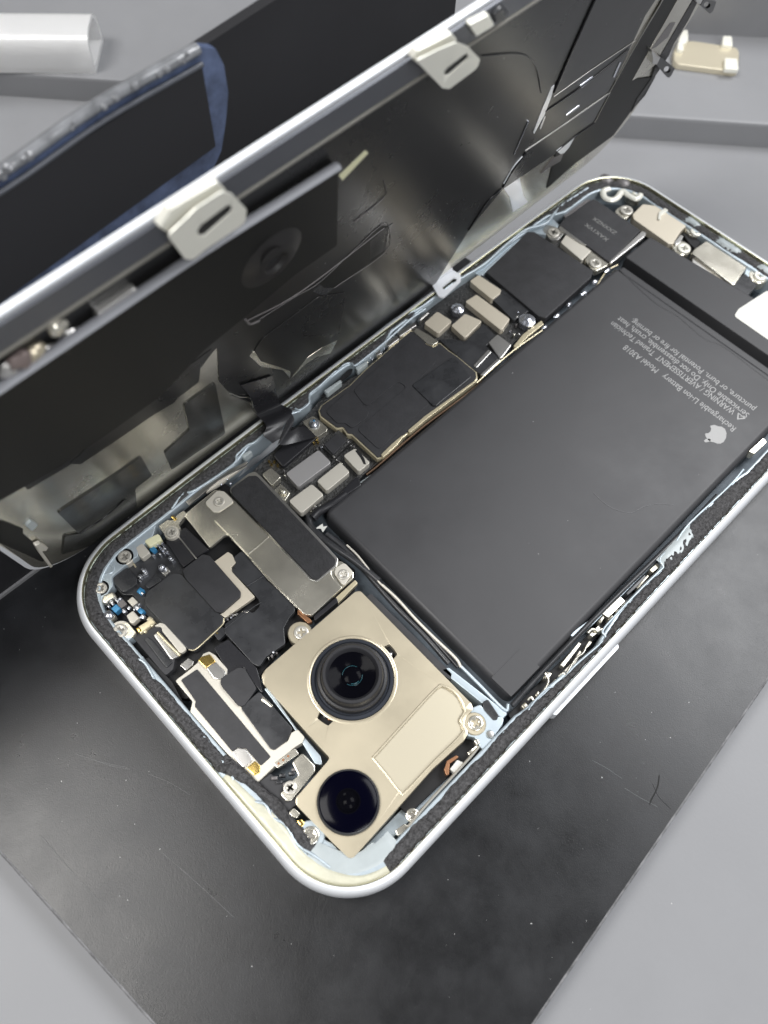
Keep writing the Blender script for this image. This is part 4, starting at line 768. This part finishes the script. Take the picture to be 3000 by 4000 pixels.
# ================================================================== LIFTED COVER
cv = thing('back_cover', 'lifted back cover with glossy black inner film and slotted tabs, standing beside the phone', 'cover', (-2, 60, -4))
def cz(name, m, z, pts, h1, h0=None, par=None, **k): return zs(name, m, par or cv, z, pts, h1, (0 if h0 is None else h0), fr=CV, **k)
def crr(o, r, n=10):
    pts = []
    for cx, cy, a0 in ((H_-r-o, r+o, -90), (H_-r-o, W_-r-o, 0), (r+o, W_-r-o, 90), (r+o, r+o, 180)):
        for k in range(n+1):
            a = math.radians(a0+90*k/n); pts.append((cx+r*math.cos(a), cy+r*math.sin(a)))
    return pts
slab('glass_shell', whiteg, cv, crr(0, 12.5), -.1, -.85, r=0, bev=.3, fr=CV)
slab('steel_plate', mirr, cv, crr(.9, 11.7), .1, -.15, r=0, bev=.05, fr=CV)
slab('edge_trim', rimg, cv, [(8, 73.2), (150, 73.2), (150, 77.3), (8, 77.3)], .5, .05, r=.3, bev=.2, fr=CV)
slab('edge_trim', mat('trim_beige', (.30, .29, .26), .4, .4), cv, [(8, 72.6), (150, 72.6), (150, 73.1), (8, 73.1)], .6, .05, r=.1, bev=.2, fr=CV)
# main black film
fp = tr('S', [(850, 1350), (855, 1490), (905, 1545), (1000, 1580), (1080, 1570), (1300, 1430), (1500, 1290), (1700, 1110), (1830, 900), (1964, 738), (2170, 600), (2250, 530), (2320, 478), (2385, 350)], .2, CV)
fp = [(9, 40), (fp[0][0]-9, 34)]+fp+[tr('S', [(2520, 60)], .2, CV)[0], (142, 72), (9, 72)]
slab('black_film', film, cv, fp, .25, .1, r=.6, bev=.04, fr=CV)
slab('black_film', filmb, cv, [(138.3, 20), (146, 20), (146, 73), (138.3, 73)] if False else tr('Z15', [(1235, 720), (1330, 550), (1640, 0), (1800, -280), (1900, -280), (1659, 120), (1465, 470), (1600, 450), (1540, 560), (1460, 650), (1350, 800), (1130, 960), (960, 1110), (1015, 890), (1130, 800)], .3, CV), .32, .1, r=.3, bev=.04, fr=CV)
# thin seams, slits and silver edges on the film
def seam(m, pts, r=.1, h=.33, z='Z15'): return ztube('film_seam', m, cv, z, pts, h, r, fr=CV)
seam(blkg, [(1330, -180), (1240, 0), (1100, 310), (1000, 540)], .28)
seam(steel, [(1730, -190), (1640, 0), (1510, 220), (1330, 540)], .14); seam(steel, [(1330, 545), (1080, 720), (830, 890)], .18); seam(steel, [(1000, 570), (1240, 400), (1480, 240)], .09)
seam(blkg, [(950, 655), (1150, 520), (1320, 390), (1440, 290)], .14); seam(steel, [(1330, 550), (1240, 720)], .1); seam(blkg, [(1240, 725), (1130, 800), (1020, 890)], .16)
seam(smds, [(850, 715), (800, 830), (765, 910)], .12); seam(blkg, [(835, 900), (760, 1000), (700, 1100)], .25); seam(whiteg, [(815, 920), (760, 985), (705, 1080)], .16)
seam(blkg, [(580, 330), (760, 315), (850, 335), (900, 410), (925, 545)], .1)
seam(blkg, [(690, 1110), (600, 1200), (500, 1357)], .15)
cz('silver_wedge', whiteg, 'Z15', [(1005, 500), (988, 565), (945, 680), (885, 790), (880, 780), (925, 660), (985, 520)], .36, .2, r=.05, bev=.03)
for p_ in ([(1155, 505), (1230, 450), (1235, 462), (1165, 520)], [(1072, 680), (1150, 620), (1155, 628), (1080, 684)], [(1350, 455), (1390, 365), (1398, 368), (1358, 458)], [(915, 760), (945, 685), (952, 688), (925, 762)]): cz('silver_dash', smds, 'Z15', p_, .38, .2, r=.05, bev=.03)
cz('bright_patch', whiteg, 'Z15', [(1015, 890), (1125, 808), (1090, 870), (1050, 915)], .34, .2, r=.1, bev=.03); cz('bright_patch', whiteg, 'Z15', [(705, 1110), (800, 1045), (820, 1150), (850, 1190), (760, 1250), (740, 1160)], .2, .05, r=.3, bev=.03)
cz('textured_patch', smdg, 'Z15', [(925, 1025), (1000, 930), (1060, 900), (1040, 950), (970, 990)], .36, .1, r=.05, bev=.02)
cz('silver_strip', mirr, 'Z16', [(190, 875), (680, 0), (800, -210), (960, -210), (850, 0), (500, 600), (440, 700), (330, 790)], .4, .1, r=.2, bev=.05)
cz('textured_patch', smdg, 'Z16', [(400, 530), (600, 250), (660, 240), (580, 400), (450, 510)], .46, .3, r=.05, bev=.02)
cz('edge_foam', foam, 'Z16', [(500, 600), (850, 0), (970, -210), (1010, -210), (900, 20), (800, 220), (640, 480), (590, 600), (430, 840), (340, 980), (180, 1220), (240, 1080), (400, 850), (430, 760)], .5, -.1, r=.1, bev=.1)
# black bent tabs on the short edge
def btab(pts, hole, up, sil):
    t_ = cz('black_tab', tabb, 'Z16', pts, up, up-.5, r=.6, bev=.15, holes=[[(hole[0]+36*math.cos(a), hole[1]+36*math.sin(a)) for a in [2*math.pi*k/14 for k in range(14)]]], hr=0)
    cz('tab_bend', steel, 'Z16', sil, up+.15, .3, r=.2, bev=.15)
btab([(455, 700), (490, 620), (520, 630), (655, 740), (600, 840), (570, 835)], (570, 752), 1.4, [(395, 525), (465, 605), (500, 620), (460, 700), (410, 690), (420, 640)])
btab([(930, 60), (960, -10), (1100, 20), (1065, 125), (1030, 150)], (1000, 55), 1.4, [(860, -30), (960, -10), (930, 50), (890, 30)])
cz('black_screw', blks, 'Z15', [(640, 90), (700, 40), (740, 70), (720, 130), (660, 140)], 1.0, .2, r=1, bev=.4)
# slotted cream tabs along the top edge
def stab(z, pts, slot, neck):
    mx_, my_ = sum(p[0] for p in slot)/len(slot), sum(p[1] for p in slot)/len(slot); slot = [(mx_+(x-mx_)*1.15+(y-my_)*.0, my_+(y-my_)*1.45) for x, y in slot]
    cz('slotted_tab', tabm, z, pts, 2.2, 2.0, r=.7, bev=.06, holes=[slot], hr=.4)
    cz('slot_shade', deep, z, [(x*.8+slot[3][0]*.1+slot[0][0]*.1, y*.8+0) if False else (mx_+(x-mx_)*1.2, my_+(y-my_)*1.2) for x, y in slot], 1.95, 1.6, r=.2, bev=0)  # dark sheet added behind the slot so its shade reads black
    cz('tab_neck', tabm, z, neck, 1.4, .4, r=.3, bev=.2)
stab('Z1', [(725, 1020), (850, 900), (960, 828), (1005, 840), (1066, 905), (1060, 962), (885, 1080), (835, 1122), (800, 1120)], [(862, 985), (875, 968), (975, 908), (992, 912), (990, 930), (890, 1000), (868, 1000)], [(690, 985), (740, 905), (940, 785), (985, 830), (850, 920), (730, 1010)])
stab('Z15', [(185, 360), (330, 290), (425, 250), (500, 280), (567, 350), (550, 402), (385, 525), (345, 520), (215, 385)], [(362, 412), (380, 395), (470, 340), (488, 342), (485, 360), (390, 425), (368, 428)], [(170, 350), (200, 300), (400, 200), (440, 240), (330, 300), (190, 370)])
cz('cream_tile', tabm, 'Z15', [(500, 150), (620, 90), (655, 152), (545, 218)], 1.2, .4, r=.3, bev=.15)
# dark raised panel of assumed shape; caught light put into its paler edge tube
gp = [(1325, 655), (1320, 960), (1150, 1080), (960, 1240), (800, 1370), (630, 1550), (420, 1700), (230, 1830), (0, 1960), (-300, 2150), (-500, 1900), (-300, 1720), (0, 1525), (400, 1260), (800, 990)]
cz('raised_panel', filmb, 'S', gp, 1.3, .2, r=.5, bev=.3)
ztube('panel_lit_edge', litedgem, cv, 'S', [(-400, 1790), (0, 1515), (400, 1245), (800, 975), (1150, 755), (1320, 648)], 1.4, .75, fr=CV, flat=.6)
c = CV.at('S', 1075, 975, 1.3)
lathe('panel_boss', mat('boss_black', (.014, .013, .013), .5), cv, CV.at('S', 1062, 1010, 1.3), [(5.2, 1.28), (4.6, 1.42), (3.6, 1.95), (2.6, 2.25), (1.9, 2.2), (1.5, 1.7), (0, 1.5)], 48, fr=CV)
lathe('panel_dimple', deep, cv, CV.at('S', 1062, 1005, 2.2), [(1.7, 2.15), (1.2, 1.9), (0, 1.85)], 32, fr=CV)
slab('rim_bar', steel, cv, tr('Z3', [(420, 255), (590, 140), (612, 165), (600, 190), (430, 290)], 1.2, CV), 1.2, .3, r=.5, bev=.3, fr=CV)  # metal bar near the cover's top rim, standing in for a tab's likely reflection
for z, x, y, m_, s_ in (('Z3', 250, 310, cream, 1.1), ('Z3', 310, 350, steel, 1.3), ('Z3', 90, 450, mat('pinkish_metal', (.20, .16, .15), .4, .3), 1.5), ('Z3', 210, 420, steel, 1.2), ('Z3', 280, 400, cream, .9), ('Z3', 150, 420, camp, 1.3), ('Z3', 40, 490, steel, 1.2)):
    c = CV.at(z, x, y, .8); blob('rim_blob', m_, cv, CV.p(*c, .8), s_*.5, s_, s_*.8, .2, x)  # small rounded metal bits near the cover's top rim
cz('yellow_mark', yellow, 'Z1', [(1465, 760), (1580, 650), (1592, 662), (1480, 780)], .32, .2, r=.1, bev=.02)
cz('film_slot', blks, 'Z1', [(1500, 900), (1640, 800), (1650, 850), (1530, 960)] if False else [(1350, 1260), (1659, 1030), (1670, 1060), (1400, 1280)], .3, .2, r=.2, bev=.05)
seam(smdg, [(1060, 1390), (1300, 1260), (1659, 985)], .12, .34, 'Z1'); seam(smdg, [(1060, 1380), (1080, 1400), (1120, 1385)], .22, .34, 'Z1')
seam(smdg, [(1530, 960), (1660, 850), (1659, 780)], .08, .34, 'Z1')
cz('side_label', blks, 'Z5', [(-250, 330), (-20, 200), (30, 160), (10, 290), (-180, 420)] if False else [(-60, 270), (0, 215), (40, 190), (5, 305), (-60, 350)], .34, .2, r=.2, bev=.04)
cz('film_label', filmb, 'D', [(688, 612), (822, 487), (840, 490), (832, 545), (722, 622), (700, 622)], .34, .2, r=.8, bev=.04)
ztube('film_seam', smdg, cv, 'D', [(560, 690), (640, 640), (690, 610), (760, 545), (822, 488), (840, 490), (832, 545), (722, 622)], .36, .06, fr=CV)
# stickers over the steel strip
cz('black_sticker', stick, 'Z3', [(795, 645), (930, 548), (975, 768), (850, 850), (742, 925), (712, 850), (820, 752)], .35, .1, r=.8, bev=.04)
cz('black_sticker', stick, 'Z3', [(250, 1110), (480, 960), (612, 868), (657, 950), (585, 1005), (592, 1085), (345, 1205)], .35, .1, r=.6, bev=.04)
cz('black_sticker', stick, 'Z3', [(345, 1200), (545, 1050), (600, 1090), (400, 1250), (270, 1290), (280, 1210)], .42, .1, r=.4, bev=.04)
cz('black_sticker', filmb, 'Z3', [(0, 1140), (100, 1180), (100, 1200), (160, 1250), (200, 1330), (0, 1240)], .3, .1, r=.4, bev=.04)
cz('black_sticker', film, 'Z3', [(870, 450), (930, 390), (700, 560), (450, 760), (300, 900), (350, 900), (500, 800), (760, 620), (860, 545)], .33, .1, r=.4, bev=.04)
seam(blkg, [(345, 1200), (450, 1130), (540, 1050)], .12, .45, 'Z3')
# lower right curved relief on the film
cz('film_relief', film, 'Z4', [(405, 235), (450, 170), (600, 60), (760, -60), (900, -80), (860, 180), (700, 260), (640, 330), (540, 320), (440, 290)], .42, .2, r=2, bev=.06)
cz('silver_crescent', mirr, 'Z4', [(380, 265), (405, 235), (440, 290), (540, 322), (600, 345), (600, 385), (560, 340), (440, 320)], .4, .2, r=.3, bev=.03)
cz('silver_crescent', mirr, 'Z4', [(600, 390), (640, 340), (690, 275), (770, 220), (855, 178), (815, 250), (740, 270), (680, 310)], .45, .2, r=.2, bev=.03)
seam(steel, [(275, 465), (330, 485), (385, 490), (400, 540)], .12, .4, 'Z4')
# bracket at the lower left end
cz('corner_bracket', creamm, 'Z13', [(380, 645), (440, 618), (522, 665), (500, 700), (455, 700), (572, 865), (545, 882), (430, 730)], 1.0, .3, r=.2, bev=.1)
cz('white_dot', gluew, 'Z13', [(280, 430), (340, 370), (415, 420), (350, 490)], .5, .1, r=.7, bev=.1)
ztube('chipped_edge', creamm, cv, 'Z13', [(-60, 580), (60, 650), (200, 740), (400, 835)], -.2, .3, fr=CV)
# flex cable from cover to board
def ribbon(name, m, par, secs, th=.12):
    bm = bmesh.new(); L = []
    def cat(P):
        Q = [2*P[0]-P[1]]+P+[2*P[-1]-P[-2]]; out = []
        for i in range(1, len(Q)-2):
            for k in range(6):
                t = k/6; a, b, c, d = Q[i-1:i+3]; out.append(.5*((2*b)+(-a+c)*t+(2*a-5*b+4*c-d)*t*t+(-a+3*b-3*c+d)*t**3))
        out.append(P[-1]); return out
    A = cat([np.array(s[0], float) for s in secs]); B = cat([np.array(s[1], float) for s in secs]); rows = []
    for a, b in zip(A, B): rows.append([bm.verts.new(W(a+(b-a)*k/4)) for k in range(5)])
    for r0, r1 in zip(rows, rows[1:]):
        for k in range(4): bm.faces.new((r0[k], r0[k+1], r1[k+1], r1[k]))
    bmesh.ops.recalc_face_normals(bm, faces=bm.faces[:])
    bmesh.ops.solidify(bm, geom=bm.faces[:], thickness=th*MM)
    return link(bm, name, m, par, 50)
def q4(x, y, h): return PH.p(*PH.at('Z4', x, y, h), h)
def c4(x, y, h): return CV.p(*CV.at('Z4', x, y, h), h)
ribbon('flex_cable', flexm, cv, [(c4(330, 420, .5), c4(500, 370, .5)), (c4(385, 490, .8), c4(520, 440, .8)), (q4(415, 575, 1.5), q4(545, 520, 1.5)), (q4(470, 640, 2.2), q4(610, 565, 2.2)), (q4(455, 690, 1.2), q4(560, 650, 1.4)), (q4(505, 735, .3), q4(575, 690, .6))])
ribbon('flex_cable', flexm, cv, [(q4(530, 745, .5), q4(600, 560, 2.3)), (q4(540, 735, .7), q4(622, 610, 1.6)), (q4(560, 745, .3), q4(600, 665, .8)), (q4(650, 725, -.6), q4(640, 650, -.4)), (q4(745, 700, -1.2), q4(675, 640, -1.2))])
# ================================================================== specks and hair
hair = [PH.p(*PH.at('Z9', x, y, -.86), -.84) for x, y in ((905, 360), (960, 410), (1010, 435), (1070, 445), (1120, 420), (1180, 408), (1250, 412))]
tagp(tube('fine_hair', mat('hair_pale', (.22, .22, .23), .5), None, hair, .028, 5), 'fine curved pale hair lying on the black battery near the right edge', 'hair')
bm = bmesh.new(); rnd = random.Random(3)
for k in range(260):
    x = rnd.uniform(-8, 112); y = rnd.uniform(-32, 125); z = -8
    if -1 < x < 79 and -1 < y < 162:
        if 25 < x < 70 and 47 < y < 133 and rnd.random() < .16: z = -.9
        else: continue
    if (x-k0[0])*ub[0]+(y-k0[1])*ub[1] < .5 or (x-k0[0])*ur[0]+(y-k0[1])*ur[1] < .5: z = -13
    s_ = rnd.choice((.025, .03, .04, .05, .08)); mtx = Matrix.Translation(W((x, y, z+s_*.3))) @ Matrix.Rotation(rnd.uniform(0, 6), 4, 'Z') @ Matrix.Diagonal((rnd.uniform(.8, 2.2), 1, .4, 1))
    bmesh.ops.create_icosphere(bm, subdivisions=1, radius=s_*MM, matrix=mtx)
for k in range(60):
    a, b = rnd.uniform(45, 135), rnd.uniform(5, 70); s_ = rnd.choice((.03, .04, .06)); mtx = Matrix.Translation(W(CV.p(a, b, .3)))
    bmesh.ops.create_icosphere(bm, subdivisions=1, radius=s_*MM, matrix=mtx)
tagp(link(bm, 'dust_specks', dustm, None, 60), kind='stuff')
